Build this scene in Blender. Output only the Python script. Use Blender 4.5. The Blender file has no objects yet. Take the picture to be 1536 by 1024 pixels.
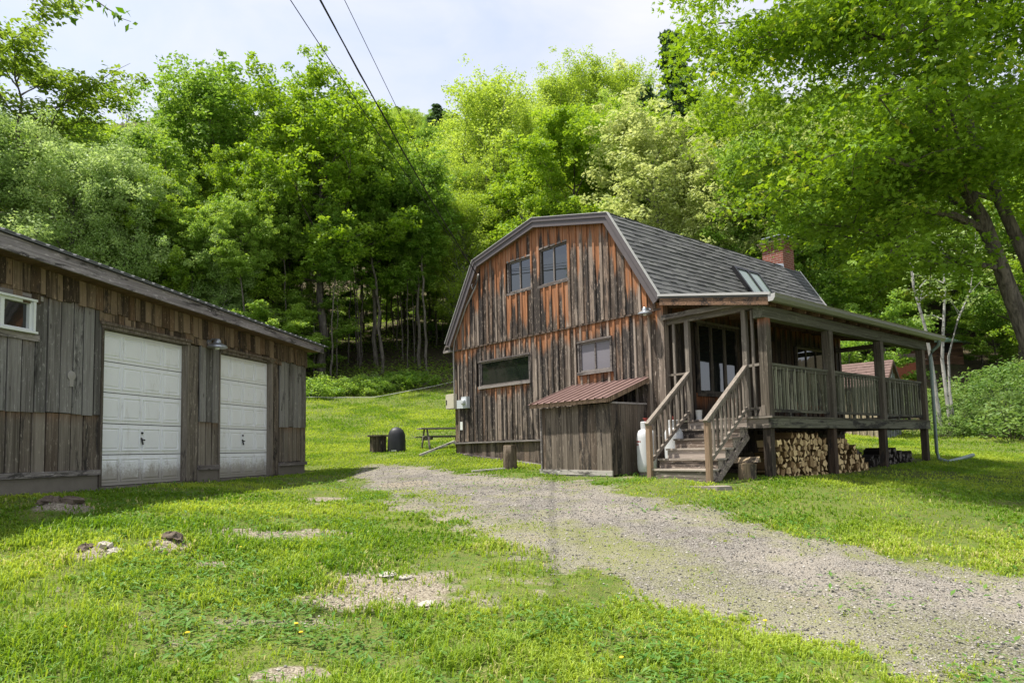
import bpy, math, random
import numpy as np
from mathutils import Matrix, Vector

random.seed(7)
rng = np.random.default_rng(11)
SC = bpy.context.scene
COL = SC.collection
EYE = 1.6                                     # camera height above the ground it stands on

# ------------------------------------------------------------------ tagging
def tag(o, label=None, cat=None, group=None, kind=None):
    if label: o['label'] = label
    if cat: o['category'] = cat
    if group: o['group'] = group
    if kind: o['kind'] = kind
    return o

def empty(name, loc, rz=0.0, label=None, cat=None, group=None):
    o = bpy.data.objects.new(name, None)
    COL.objects.link(o)
    o.location = loc
    o.rotation_euler = (0, 0, rz)
    o.empty_display_size = 0.2
    return tag(o, label, cat, group)

def copy_tree(o, parent=None):
    c = o.copy()
    COL.objects.link(c)
    if parent is not None:
        c.parent = parent
    for ch in o.children:
        copy_tree(ch, c)
    return c

# ------------------------------------------------------------------ mesh builder
class MB:
    def __init__(s):
        s.v = []; s.f = []; s.r = []; s.p = []; s.smooth = []
    def add(s, verts, faces, rnd=0.5, prot=9.0, smooth=False):
        n = len(s.v)
        s.v.extend([tuple(map(float, q)) for q in verts])
        for f in faces:
            s.f.append(tuple(i + n for i in f)); s.smooth.append(smooth)
        s.r.extend([rnd] * len(verts))
        if hasattr(prot, '__len__'): s.p.extend(list(prot))
        else: s.p.extend([prot] * len(verts))
    def box(s, x0, x1, y0, y1, z0, z1, rnd=None, ptop=None):
        rnd = random.random() if rnd is None else rnd
        vs = [(x0,y0,z0),(x1,y0,z0),(x1,y1,z0),(x0,y1,z0),(x0,y0,z1),(x1,y0,z1),(x1,y1,z1),(x0,y1,z1)]
        pr = 9.0 if ptop is None else [ptop - q[2] for q in vs]
        s.add(vs, [(3,2,1,0),(4,5,6,7),(0,1,5,4),(1,2,6,5),(2,3,7,6),(3,0,4,7)], rnd, pr)
    def beam(s, a, b, w, h, up=(0,0,1), rnd=None, prot=9.0):
        """box from point a to b, section w (sideways) x h (along up)"""
        a = Vector(a); b = Vector(b); d = (b - a).normalized(); u = Vector(up)
        sd = d.cross(u).normalized(); u = sd.cross(d).normalized()
        vs = []
        for c in (a, b):
            for i, j in ((-1,-1),(1,-1),(1,1),(-1,1)):
                vs.append(c + sd * (i * w / 2) + u * (j * h / 2))
        s.add(vs, [(3,2,1,0),(4,5,6,7),(0,1,5,4),(1,2,6,5),(2,3,7,6),(3,0,4,7)], random.random() if rnd is None else rnd, prot)
    def prism(s, poly, off, rnd=0.5, prot=9.0):
        """poly: list of 3d points, extruded by off"""
        n = len(poly); o = Vector(off)
        vs = [Vector(q) for q in poly] + [Vector(q) + o for q in poly]
        fs = [tuple(range(n)), tuple(range(2*n-1, n-1, -1))]
        for i in range(n):
            j = (i + 1) % n
            fs.append((j, i, n + i, n + j))
        if hasattr(prot, '__len__'): prot = list(prot) * 2
        s.add(vs, fs, rnd, prot)
    def tube(s, pts, rad, seg=8, rnd=0.5, cap=True, prot=9.0):
        pts = [Vector(q) for q in pts]; n = len(pts)
        if not hasattr(rad, '__len__'): rad = [rad] * n
        vs = []; ref = Vector((0.13, 0.31, 1)).normalized()
        for i, q in enumerate(pts):
            d = (pts[min(i+1, n-1)] - pts[max(i-1, 0)]).normalized()
            rf = ref if abs(d.dot(ref)) < 0.95 else Vector((1, 0, 0))
            a = d.cross(rf).normalized(); b = d.cross(a)
            for k in range(seg):
                t = 2 * math.pi * k / seg
                vs.append(q + a * (rad[i] * math.cos(t)) + b * (rad[i] * math.sin(t)))
        fs = []
        for i in range(n - 1):
            for k in range(seg):
                k2 = (k + 1) % seg
                fs.append((i*seg+k, i*seg+k2, (i+1)*seg+k2, (i+1)*seg+k))
        if cap:
            fs.append(tuple(range(seg-1, -1, -1))); fs.append(tuple(range((n-1)*seg, n*seg)))
        s.add(vs, fs, rnd, prot, smooth=True)
    def lathe(s, c, prof, seg=16, rnd=0.5, axis='Z', jit=0.0):
        c = Vector(c); vs = []; n = len(prof)
        for r, z in prof:
            for k in range(seg):
                t = 2 * math.pi * k / seg
                rr = r * (1 + random.uniform(-jit, jit))
                if axis == 'Z': vs.append(c + Vector((rr*math.cos(t), rr*math.sin(t), z)))
                elif axis == 'Y': vs.append(c + Vector((rr*math.cos(t), z, rr*math.sin(t))))
                else: vs.append(c + Vector((z, rr*math.cos(t), rr*math.sin(t))))
        fs = []
        for i in range(n - 1):
            for k in range(seg):
                k2 = (k + 1) % seg
                fs.append((i*seg+k, i*seg+k2, (i+1)*seg+k2, (i+1)*seg+k))
        fs.append(tuple(range(seg-1, -1, -1))); fs.append(tuple(range((n-1)*seg, n*seg)))
        s.add(vs, fs, rnd, 9.0, smooth=True)
    def build(s, name, mat, parent=None, auto=True):
        me = bpy.data.meshes.new(name)
        me.from_pydata(s.v, [], s.f)
        at = me.attributes.new('rnd', 'FLOAT', 'POINT'); at.data.foreach_set('value', np.array(s.r, np.float32))
        at = me.attributes.new('prot', 'FLOAT', 'POINT'); at.data.foreach_set('value', np.array(s.p, np.float32))
        me.polygons.foreach_set('use_smooth', np.array(s.smooth, bool))
        if auto and any(s.smooth):
            try: me.set_sharp_from_angle(angle=math.radians(40))
            except Exception: pass
        me.materials.append(mat); me.update()
        o = bpy.data.objects.new(name, me); COL.objects.link(o)
        if parent is not None: o.parent = parent
        return o

def np_mesh(name, V, F, mat, attrs=None, smooth=False):
    """V (n,3), F (m,k) with one k; returns mesh data"""
    me = bpy.data.meshes.new(name)
    V = np.ascontiguousarray(V, np.float32); F = np.ascontiguousarray(F, np.int32)
    m, k = F.shape
    me.vertices.add(len(V)); me.vertices.foreach_set('co', V.ravel())
    me.loops.add(m * k); me.loops.foreach_set('vertex_index', F.ravel())
    me.polygons.add(m); me.polygons.foreach_set('loop_start', np.arange(0, m*k, k, dtype=np.int32))
    me.polygons.foreach_set('loop_total', np.full(m, k, np.int32))
    me.polygons.foreach_set('use_smooth', np.full(m, smooth, bool))
    for a, val in (attrs or {}).items():
        at = me.attributes.new(a, 'FLOAT', 'POINT'); at.data.foreach_set('value', np.ascontiguousarray(val, np.float32))
    me.materials.append(mat); me.update(calc_edges=True); me.validate()
    return me

def link_mesh(name, me, parent=None):
    o = bpy.data.objects.new(name, me); COL.objects.link(o)
    if parent is not None: o.parent = parent
    return o

# ------------------------------------------------------------------ material helpers
class NT:
    def __init__(s, name):
        s.m = bpy.data.materials.new(name); s.m.use_nodes = True
        s.t = s.m.node_tree; s.t.nodes.clear()
        s.out = s.t.nodes.new('ShaderNodeOutputMaterial')
    def n(s, typ, **kw):
        nd = s.t.nodes.new(typ)
        for k, v in kw.items(): setattr(nd, k, v)
        return nd
    def set(s, nd, key, val):
        if val is None: return
        if hasattr(val, 'is_linked') or isinstance(val, bpy.types.NodeSocket): s.t.links.new(val, nd.inputs[key])
        else:
            if isinstance(val, (tuple, list)) and len(val) == 3 and nd.inputs[key].type == 'RGBA': val = (*val, 1)
            nd.inputs[key].default_value = val
    def attr(s, name): return s.n('ShaderNodeAttribute', attribute_name=name).outputs['Fac']
    def coord(s, which='Object'): return s.n('ShaderNodeTexCoord').outputs[which]
    def mapping(s, vec, scale, loc=None):
        nd = s.n('ShaderNodeMapping'); s.set(nd, 'Vector', vec); nd.inputs['Scale'].default_value = scale
        if loc is not None: s.set(nd, 'Location', loc)
        return nd.outputs[0]
    def noise(s, vec, scale=5, detail=4, rough=0.6, dist=0.0, w=None):
        nd = s.n('ShaderNodeTexNoise')
        if w is not None:
            nd.noise_dimensions = '4D'; s.set(nd, 'W', w)
        s.set(nd, 'Vector', vec); nd.inputs['Scale'].default_value = scale
        nd.inputs['Detail'].default_value = detail; nd.inputs['Roughness'].default_value = rough
        nd.inputs['Distortion'].default_value = dist
        return nd.outputs['Fac']
    def vor(s, vec, scale, feature='F1', out='Distance'):
        nd = s.n('ShaderNodeTexVoronoi', feature=feature); s.set(nd, 'Vector', vec); nd.inputs['Scale'].default_value = scale
        return nd.outputs[out]
    def math(s, op, a, b=None, c=None, clamp=False):
        nd = s.n('ShaderNodeMath', operation=op, use_clamp=clamp)
        s.set(nd, 0, a)
        if b is not None: s.set(nd, 1, b)
        if c is not None: s.set(nd, 2, c)
        return nd.outputs[0]
    def rng(s, v, a, b, c=0.0, d=1.0, smooth=True):
        nd = s.n('ShaderNodeMapRange'); nd.interpolation_type = 'SMOOTHSTEP' if smooth else 'LINEAR'
        s.set(nd, 'Value', v); s.set(nd, 'From Min', a); s.set(nd, 'From Max', b); s.set(nd, 'To Min', c); s.set(nd, 'To Max', d)
        return nd.outputs[0]
    def mix(s, f, a, b, mode='MIX'):
        nd = s.n('ShaderNodeMix', data_type='RGBA', blend_type=mode)
        s.set(nd, 0, f); s.set(nd, 6, a); s.set(nd, 7, b)
        return nd.outputs[2]
    def ramp(s, f, stops):
        nd = s.n('ShaderNodeValToRGB'); s.set(nd, 0, f); el = nd.color_ramp.elements
        while len(el) < len(stops): el.new(0.5)
        for e, (p, c) in zip(el, stops): e.position = p; e.color = (*c, 1)
        return nd.outputs[0]
    def xyz(s, vec):
        nd = s.n('ShaderNodeSeparateXYZ'); s.set(nd, 0, vec); return nd.outputs
    def comb(s, x, y, z):
        nd = s.n('ShaderNodeCombineXYZ'); s.set(nd, 0, x); s.set(nd, 1, y); s.set(nd, 2, z); return nd.outputs[0]
    def bump(s, h, strength=0.5, dist=0.02):
        nd = s.n('ShaderNodeBump'); s.set(nd, 'Height', h); nd.inputs['Strength'].default_value = strength
        nd.inputs['Distance'].default_value = dist
        return nd.outputs[0]
    def bsdf(s, color, rough=0.8, normal=None, metal=0.0, spec=0.3):
        nd = s.n('ShaderNodeBsdfPrincipled'); s.set(nd, 'Base Color', color); s.set(nd, 'Roughness', rough)
        nd.inputs['Metallic'].default_value = metal; nd.inputs['Specular IOR Level'].default_value = spec
        if normal is not None: s.set(nd, 'Normal', normal)
        return nd.outputs[0]
    def done(s, shader):
        s.t.links.new(shader, s.out.inputs[0]); return s.m

def wood(name, grey=(0.30,0.28,0.25), dark=(0.05,0.045,0.04), orange=(0.45,0.17,0.05), o_len=0.5, black=0.5, along='Z', tint=0.5, spread=0.35, brown=0.35):
    """weathered board: grain runs along one object axis; 'prot' is the distance in metres below the edge that
    shelters the board (bare wood stays orange there), 'rnd' differs from board to board"""
    t = NT(name); co = t.coord(); r = t.attr('rnd'); p = t.attr('prot')
    sc = {'Z': (1,1,0.035), 'X': (0.035,1,1), 'Y': (1,0.035,1)}[along]
    off = t.comb(t.math('MULTIPLY', r, 37.0), t.math('MULTIPLY', r, 11.0), t.math('MULTIPLY', r, 23.0))
    v = t.mapping(co, sc, off)
    g1 = t.noise(v, 38, 6, 0.62, 0.6)
    g2 = t.noise(v, 9, 5, 0.6, 1.5)
    sc2 = {'Z': (1,1,0.22), 'X': (0.22,1,1), 'Y': (1,0.22,1)}[along]
    v2 = t.mapping(co, sc2, off)
    blot = t.noise(v2, 5.5, 6, 0.72, 0.4)
    speck = t.noise(t.mapping(co, {'Z': (1,1,0.3), 'X': (0.3,1,1), 'Y': (1,0.3,1)}[along], off), 30, 4, 0.7, 0.3)
    bright = t.math('ADD', t.math('MULTIPLY', g1, 0.55), t.math('ADD', t.math('MULTIPLY', g2, 0.5), t.math('MULTIPLY', t.math('SUBTRACT', r, 0.5), spread)))
    c = t.mix(t.rng(bright, 0.32, 0.72), dark, grey)
    br = tuple(a*0.6+b*0.4 for a, b in zip((0.16,0.085,0.045), grey))
    c = t.mix(t.math('MULTIPLY', t.rng(t.math('FRACT', t.math('MULTIPLY', r, 7.3)), 0.35, 1.0), brown*1.4, clamp=True), c, t.mix(t.rng(g1, .3, .7), tuple(x*.45 for x in br), br))
    # black weathering stains, in long drips with ragged ends
    bl = t.rng(t.math('ADD', blot, t.math('MULTIPLY', t.math('SUBTRACT', t.math('FRACT', t.math('MULTIPLY', r, 3.7)), 0.5), 0.30)), 0.62 - black*0.22, 0.74 - black*0.22)
    c = t.mix(t.math('MULTIPLY', bl, 0.88), c, t.mix(g1, (0.012,0.011,0.011), (0.05,0.045,0.042)))
    # bare silver flecks
    fl = t.math('MULTIPLY', t.rng(speck, 0.56, 0.64), t.rng(g1, 0.42, 0.58))
    c = t.mix(t.math('MULTIPLY', fl, 0.75), c, tuple(min(1, x*1.55) for x in grey))
    if o_len > 0:
        lim = t.math('MULTIPLY', t.math('ADD', t.math('MULTIPLY', t.noise(v, 14, 3, 0.6), 1.5), t.math('SUBTRACT', t.math('MULTIPLY', t.math('FRACT', t.math('MULTIPLY', r, 5.1)), 1.5), 0.75)), o_len)
        of = t.rng(t.math('SUBTRACT', p, lim), 0.16, -0.16)
        oc = t.mix(t.rng(g1, 0.28, 0.72), tuple(x*0.34 for x in orange), tuple(min(1, x*1.15) for x in orange))
        oc = t.mix(t.rng(g2, 0.45, 0.8), oc, tuple(a*0.55+b*0.5 for a, b in zip(orange, grey)))
        c = t.mix(t.math('MULTIPLY', of, 0.93), c, oc)
    # knots
    kn = t.rng(t.vor(t.mapping(co, {'Z': (5,5,1.6), 'X': (1.6,5,5), 'Y': (5,1.6,5)}[along], off), 1.0), 0.10, 0.04)
    c = t.mix(t.math('MULTIPLY', kn, 0.7), c, (0.03,0.022,0.018))
    h = t.math('ADD', g1, t.math('MULTIPLY', blot, 0.5))
    return t.done(t.bsdf(c, 0.85, t.bump(h, 0.55, 0.012), spec=0.18))

def plain(name, col, rough=0.6, metal=0.0, spec=0.4, var=0.12, scale=6.0, dirt=0.0, dirtcol=(0.08,0.07,0.05), bump=0.0):
    t = NT(name); co = t.coord()
    n1 = t.noise(co, scale, 5, 0.65)
    c = t.mix(n1, tuple(x*(1-var) for x in col), tuple(min(1, x*(1+var)) for x in col))
    if dirt > 0:
        d = t.rng(t.noise(t.mapping(co, (1,1,0.4)), scale*2.2, 6, 0.75, 0.5), 0.66-dirt*0.25, 0.85-dirt*0.15)
        c = t.mix(t.math('MULTIPLY', d, 0.8), c, dirtcol)
    nrm = t.bump(t.noise(co, scale*8, 4, 0.6), bump, 0.01) if bump > 0 else None
    return t.done(t.bsdf(c, rough, nrm, metal, spec))

def glass(name, col=(0.015,0.018,0.016), rough=0.03, spec=0.9):
    t = NT(name); co = t.coord()
    # slight waviness of old panes
    nrm = t.bump(t.noise(co, 1.6, 2, 0.5), 0.05, 0.05)
    nd = t.n('ShaderNodeBsdfPrincipled'); t.set(nd, 'Base Color', col); nd.inputs['Roughness'].default_value = rough
    nd.inputs['Specular IOR Level'].default_value = spec; nd.inputs['IOR'].default_value = 1.6
    t.set(nd, 'Normal', nrm)
    return t.done(nd.outputs[0])

def leafmat(name, a, b, trans=0.45, yellow=None, rough=0.5, vary=1.0):
    """leaf: colour runs from a to b by leaf; whole plants differ a little by object random"""
    t = NT(name); r = t.attr('rnd'); p = t.attr('prot')
    oi = t.n('ShaderNodeObjectInfo').outputs['Random']
    f = t.math('ADD', t.math('MULTIPLY', r, 0.65), t.math('ADD', t.math('MULTIPLY', t.math('SUBTRACT', oi, 0.5), 0.45*vary), t.math('MULTIPLY', p, 0.3)), clamp=True)
    c = t.mix(f, a, b)
    if yellow: c = t.mix(t.rng(r, 0.86, 1.0), c, yellow)
    d = t.bsdf(c, rough, spec=0.28)
    tr = t.n('ShaderNodeBsdfTranslucent')
    hs = t.n('ShaderNodeHueSaturation'); hs.inputs['Value'].default_value = 1.35; hs.inputs['Saturation'].default_value = 1.08; hs.inputs['Hue'].default_value = 0.487
    t.set(hs, 'Color', c); t.set(tr, 'Color', hs.outputs[0])
    mx = t.n('ShaderNodeMixShader'); mx.inputs[0].default_value = trans
    t.t.links.new(d, mx.inputs[1]); t.t.links.new(tr.outputs[0], mx.inputs[2])
    return t.done(mx.outputs[0])

def barkmat(name, a, b, scale=9.0, spots=None):
    t = NT(name); co = t.coord()
    n1 = t.noise(t.mapping(co, (1,1,0.25)), scale, 6, 0.7, 0.8)
    c = t.mix(t.rng(n1, 0.3, 0.7), a, b)
    if spots:
        s_ = t.rng(t.noise(t.mapping(co, (1,1,2.2)), scale*0.7, 4, 0.7), 0.58, 0.66)
        c = t.mix(s_, c, spots)
    return t.done(t.bsdf(c, 0.9, t.bump(n1, 0.8, 0.03), spec=0.15))

M = {}
M['gable'] = wood('gable_boards', grey=(0.34,0.272,0.22), dark=(0.055,0.042,0.033), orange=(0.42,0.18,0.08), o_len=0.85, black=0.84, spread=0.5, brown=0.75)
M['gable_low'] = wood('lower_boards', grey=(0.33,0.27,0.222), dark=(0.06,0.047,0.037), orange=(0.42,0.18,0.08), o_len=0.30, black=0.74, spread=0.45, brown=0.8)
M['garage'] = wood('garage_boards', grey=(0.25,0.24,0.225), dark=(0.078,0.072,0.065), orange=(0.16,0.095,0.055), o_len=0.05, black=0.06, spread=0.22, brown=0.10)
M['garage_low'] = wood('garage_low_boards', grey=(0.235,0.205,0.168), dark=(0.07,0.058,0.046), orange=(0.20,0.11,0.06), o_len=0.05, black=0.06, spread=0.22, brown=0.25)
M['shingle_wood'] = wood('wood_shingles', grey=(0.25,0.185,0.125), dark=(0.05,0.037,0.026), orange=(0.22,0.10,0.04), o_len=0.03, black=0.10, spread=0.45, brown=0.6)
M['side'] = wood('side_boards', grey=(0.10,0.078,0.058), dark=(0.028,0.022,0.018), orange=(0.30,0.12,0.05), o_len=0.2, black=0.3)  # kept extra dark: the porch's shade is part of this board colour
M['skirt'] = wood('skirting_boards', grey=(0.19,0.155,0.13), dark=(0.06,0.045,0.038), o_len=0, black=0.25)
M['boxwood'] = wood('locker_boards', grey=(0.215,0.18,0.145), dark=(0.065,0.052,0.041), o_len=0, black=0.3, spread=0.15)
M['porch'] = wood('porch_wood', grey=(0.19,0.163,0.128), dark=(0.045,0.038,0.029), orange=(0.42,0.14,0.06), o_len=0.10, black=0.12, brown=0.3)  # darkened overall: shade under the maple is put into this colour
M['porch_x'] = wood('porch_wood_cross', grey=(0.24,0.21,0.175), dark=(0.10,0.09,0.075), o_len=0, black=0.10, along='X', brown=0.25)
M['porch_y'] = wood('porch_wood_long', grey=(0.16,0.157,0.115), dark=(0.042,0.04,0.028), o_len=0, black=0.25, along='Y', brown=0.2)  # side-facing porch wood, toned down to carry the maple's shade
M['stair'] = wood('stair_wood', grey=(0.40,0.345,0.295), dark=(0.12,0.10,0.082), o_len=0, black=0.04, along='X', brown=0.35)
M['rail'] = wood('rail_wood', grey=(0.25,0.215,0.18), dark=(0.075,0.063,0.051), o_len=0, black=0.08, along='Z', brown=0.25)
M['newel'] = wood('newel_wood', grey=(0.30,0.21,0.14), dark=(0.09,0.06,0.042), o_len=0, black=0.03, along='Z', brown=0.4)
M['trimwood'] = wood('trim_wood', grey=(0.36,0.33,0.31), dark=(0.11,0.095,0.09), o_len=0, black=0.2, along='X', brown=0.3)
M['trimwood_z'] = wood('trim_wood_upright', grey=(0.36,0.33,0.31), dark=(0.11,0.095,0.09), o_len=0, black=0.2, along='Z', brown=0.3)
M['palewood'] = wood('pale_board', grey=(0.52,0.49,0.45), dark=(0.25,0.23,0.21), o_len=0, black=0.0, along='X', brown=0.15)
M['fascia'] = wood('fascia_board', grey=(0.33,0.30,0.305), dark=(0.12,0.105,0.11), o_len=0, black=0.12, along='X', brown=0.2)
M['rake'] = plain('rake_paint', (0.105,0.09,0.092), 0.6, var=0.2, scale=9, dirt=0.25)
M['soffit'] = wood('soffit_boards', grey=(0.24,0.15,0.10), dark=(0.08,0.05,0.035), o_len=0, black=0.05, along='Y', brown=0.5)
M['gutter'] = plain('gutter_metal', (0.20,0.20,0.155), 0.45, 0.0, 0.5, var=0.2, scale=4, dirt=0.35, dirtcol=(0.10,0.11,0.06))
M['white_metal'] = plain('pale_metal', (0.42,0.41,0.40), 0.4, 0.0, 0.5, var=0.08, scale=6, dirt=0.2)
M['downspout'] = plain('downspout_metal', (0.20,0.26,0.23), 0.4, 0.0, 0.5, var=0.1, scale=5, dirt=0.2)
M['frame'] = wood('window_frame', grey=(0.25,0.225,0.208), dark=(0.10,0.085,0.078), o_len=0, black=0.2, along='X', brown=0.2)
M['white_frame'] = plain('white_vinyl', (0.70,0.72,0.70), 0.4, var=0.06)
M['glass'] = glass('window_glass')
M['glass_green'] = glass('dark_window_glass', (0.012,0.016,0.013), 0.04, 0.55)
M['glass_curtain'] = glass('curtained_glass', (0.20,0.19,0.21), 0.08, 0.6)
M['dark'] = plain('dark_interior', (0.012,0.011,0.010), 0.9)
def doormat():
    t = NT('garage_door_paint'); co = t.coord(); x, y, z = t.xyz(co)
    n1 = t.noise(co, 3, 5, 0.65); n2 = t.noise(t.mapping(co, (1,1,0.35)), 7, 6, 0.75, 0.6); n3 = t.noise(co, 26, 4, 0.7)
    c = t.mix(n1, (0.78,0.79,0.81), (0.84,0.85,0.855))
    c = t.mix(t.math('MULTIPLY', t.rng(n2, 0.52, 0.78), 0.55), c, (0.48,0.45,0.39))
    mud = t.rng(t.math('SUBTRACT', z, t.math('MULTIPLY', t.math('ADD', n2, n3), 0.42)), 0.02, -0.28)      # mud splash along the bottom
    c = t.mix(t.math('MULTIPLY', mud, 0.75), c, (0.24,0.20,0.15))
    rust = t.rng(t.math('ADD', n2, t.math('MULTIPLY', n3, 0.4)), 0.92, 1.02)
    c = t.mix(t.math('MULTIPLY', rust, 0.6), c, (0.28,0.13,0.06))
    return t.done(t.bsdf(c, 0.5, t.bump(n1, 0.1, 0.02), spec=0.35))
M['door_white'] = doormat()
M['spare_white'] = plain('garage_door_paint', (0.72,0.73,0.74), 0.45, var=0.06, scale=3, dirt=0.3, dirtcol=(0.42,0.39,0.33))
M['black_metal'] = plain('black_metal', (0.02,0.02,0.022), 0.45, 0.3)
M['steel'] = plain('galvanised_steel', (0.40,0.42,0.44), 0.35, 0.7, var=0.15, dirt=0.1)
M['beige'] = plain('beige_enamel', (0.52,0.48,0.38), 0.5, var=0.05)
M['meter'] = plain('meter_grey', (0.50,0.53,0.55), 0.45, var=0.05)
M['tank'] = plain('tank_paint', (0.58,0.59,0.60), 0.35, var=0.04)
M['red'] = plain('red_paint', (0.26,0.04,0.03), 0.5)
M['pipe'] = plain('conduit_grey', (0.30,0.28,0.26), 0.5)
M['cable'] = plain('black_cable', (0.012,0.012,0.014), 0.6)
M['rope'] = plain('pale_rope', (0.55,0.55,0.48), 0.8)
M['cover'] = plain('black_vinyl', (0.022,0.023,0.027), 0.5, var=0.3, spec=0.4)
M['concrete'] = plain('plinth', (0.17,0.15,0.125), 0.9, var=0.25, scale=7, dirt=0.3, bump=0.4)
M['stone'] = plain('stone', (0.42,0.38,0.34), 0.9, var=0.25, scale=14, dirt=0.3, bump=0.6)
M['slab'] = plain('stone_slab', (0.27,0.235,0.20), 0.9, var=0.2, scale=9, bump=0.4)
M['soil'] = plain('soil', (0.13,0.10,0.075), 0.95, var=0.5, scale=14, bump=1.0)
M['log_bark'] = barkmat('log_bark', (0.06,0.045,0.03), (0.20,0.16,0.12), 12)
M['old_log'] = barkmat('old_log', (0.035,0.03,0.026), (0.12,0.105,0.09), 10)
M['yellow'] = plain('yellow_petals', (0.75,0.50,0.02), 0.7)
M['rag'] = plain('white_bucket', (0.6,0.6,0.58), 0.5)

# fresh split wood: pale heartwood faces
def splitmat(name, a, b):
    t = NT(name); co = t.coord(); r = t.attr('rnd'); oi = t.n('ShaderNodeObjectInfo').outputs['Random']
    n1 = t.noise(co, 30, 5, 0.7); f = t.math('ADD', t.math('MULTIPLY', n1, 0.6), t.math('MULTIPLY', oi, 0.55))
    c = t.mix(t.rng(f, 0.2, 0.9), a, b)
    c = t.mix(t.rng(r, 0.4, 0.6), tuple(x*0.55 for x in a), c)      # r = 0 on bark and sides, 1 on cut faces
    return t.done(t.bsdf(c, 0.85, t.bump(n1, 0.5, 0.01), spec=0.2))
M['split'] = splitmat('split_wood', (0.20,0.12,0.05), (0.80,0.60,0.31))
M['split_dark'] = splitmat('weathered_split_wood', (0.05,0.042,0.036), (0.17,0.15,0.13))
M['cutend'] = plain('cut_end', (0.34,0.26,0.16), 0.9, var=0.3, scale=20)
M['blockwood'] = wood('block_wood', grey=(0.36,0.28,0.18), dark=(0.13,0.095,0.06), o_len=0, black=0.1)

def shinglemat():
    t = NT('asphalt_shingles'); co = t.coord(); r = t.attr('rnd')
    sp = t.noise(co, 90, 3, 0.7)
    blot = t.noise(co, 1.3, 4, 0.6)
    f = t.math('ADD', t.math('MULTIPLY', r, 0.55), t.math('ADD', t.math('MULTIPLY', sp, 0.4), t.math('MULTIPLY', t.math('SUBTRACT', blot, 0.25), 0.5)))
    c = t.ramp(f, [(0.10, (0.065,0.065,0.07)), (0.55, (0.115,0.116,0.122)), (1.0, (0.17,0.17,0.175))])
    return t.done(t.bsdf(c, 0.9, t.bump(sp, 0.5, 0.005), spec=0.25))
M['shingles'] = shinglemat()

def brickmat():
    t = NT('chimney_brick'); co = t.coord(); x, y, z = t.xyz(co)
    v = t.comb(t.math('ADD', x, y), z, 0.0)
    nd = t.n('ShaderNodeTexBrick'); t.set(nd, 'Vector', v)
    nd.inputs['Scale'].default_value = 1.0; nd.inputs['Brick Width'].default_value = 0.2; nd.inputs['Row Height'].default_value = 0.068
    nd.inputs['Mortar Size'].default_value = 0.008
    t.set(nd, 'Color1', (0.30,0.105,0.07)); t.set(nd, 'Color2', (0.20,0.068,0.048)); t.set(nd, 'Mortar', (0.38,0.32,0.28))
    c = t.mix(t.math('MULTIPLY', t.noise(co, 12, 4, 0.7), 0.5), nd.outputs['Color'], (0.20,0.06,0.05))
    return t.done(t.bsdf(c, 0.9, t.bump(nd.outputs['Fac'], -0.6, 0.01), spec=0.15))
M['brick'] = brickmat()

def redroof():
    t = NT('red_metal_roof'); co = t.coord()
    c = t.mix(t.noise(t.mapping(co, (1,0.3,1)), 9, 5, 0.7), (0.11,0.060,0.052), (0.25,0.163,0.145))
    c = t.mix(t.math('MULTIPLY', t.rng(t.noise(t.mapping(co, (2.2,0.5,1)), 4, 6, 0.75, 0.5), 0.5, 0.68), 0.6), c, (0.16,0.10,0.075))
    return t.done(t.bsdf(c, 0.5, spec=0.4))
M['redroof'] = redroof()
M['roofmetal'] = plain('roof_sheet_metal', (0.13,0.132,0.137), 0.85, 0.0, 0.08, var=0.15, dirt=0.2)
M['glass_sky'] = glass('skylight_glass', (0.22,0.29,0.25), 0.12, 0.8)  # pale green base colour stands in for mirrored leaves and sky
M['shedroof'] = plain('red_shed_roof', (0.15,0.098,0.085), 0.9, var=0.35, scale=7, dirt=0.3)
M['shedwall'] = wood('shed_boards', grey=(0.34,0.36,0.34), dark=(0.12,0.13,0.125), o_len=0, black=0.05, brown=0.1)
M['shedwarm'] = wood('shed_pale_boards', grey=(0.50,0.42,0.31), dark=(0.2,0.16,0.11), o_len=0, black=0.0, brown=0.1)
M['greenroof'] = plain('green_metal_roof', (0.34,0.47,0.41), 0.5, var=0.1)
M['brownwall'] = wood('brown_cabin_boards', grey=(0.24,0.135,0.085), dark=(0.09,0.05,0.035), o_len=0, black=0.05, along='X', brown=0.6)

L = {}
L['maple'] = leafmat('maple_leaves', (0.085,0.195,0.016), (0.30,0.45,0.045), 0.42, (0.50,0.52,0.08))
L['bright'] = leafmat('bright_leaves', (0.14,0.27,0.022), (0.43,0.57,0.08), 0.46)
L['mid'] = leafmat('mid_leaves', (0.14,0.27,0.038), (0.39,0.53,0.10), 0.47)
L['pale'] = leafmat('pale_leaves', (0.22,0.34,0.09), (0.55,0.66,0.27), 0.44)
L['yellow'] = leafmat('young_leaves', (0.24,0.36,0.04), (0.50,0.62,0.13), 0.46)
L['cream'] = leafmat('cream_leaves', (0.24,0.33,0.08), (0.58,0.62,0.26), 0.44)
L['dark'] = leafmat('dark_leaves', (0.11,0.20,0.024), (0.30,0.41,0.065), 0.45)
L['spruce'] = leafmat('spruce_needles', (0.06,0.12,0.04), (0.14,0.22,0.075), 0.25)
L['shrub'] = leafmat('shrub_leaves', (0.10,0.20,0.035), (0.33,0.43,0.13), 0.42)
L['grass'] = leafmat('grass_blades', (0.14,0.265,0.024), (0.47,0.565,0.085), 0.46, (0.56,0.53,0.22), vary=0.0)
L['weed'] = leafmat('weed_leaves', (0.07,0.19,0.025), (0.22,0.36,0.08), 0.38, vary=0.0)
M['bark'] = barkmat('grey_bark', (0.05,0.043,0.036), (0.20,0.175,0.145))
M['bark_maple'] = barkmat('maple_bark', (0.05,0.043,0.035), (0.21,0.18,0.145), 12)
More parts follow.
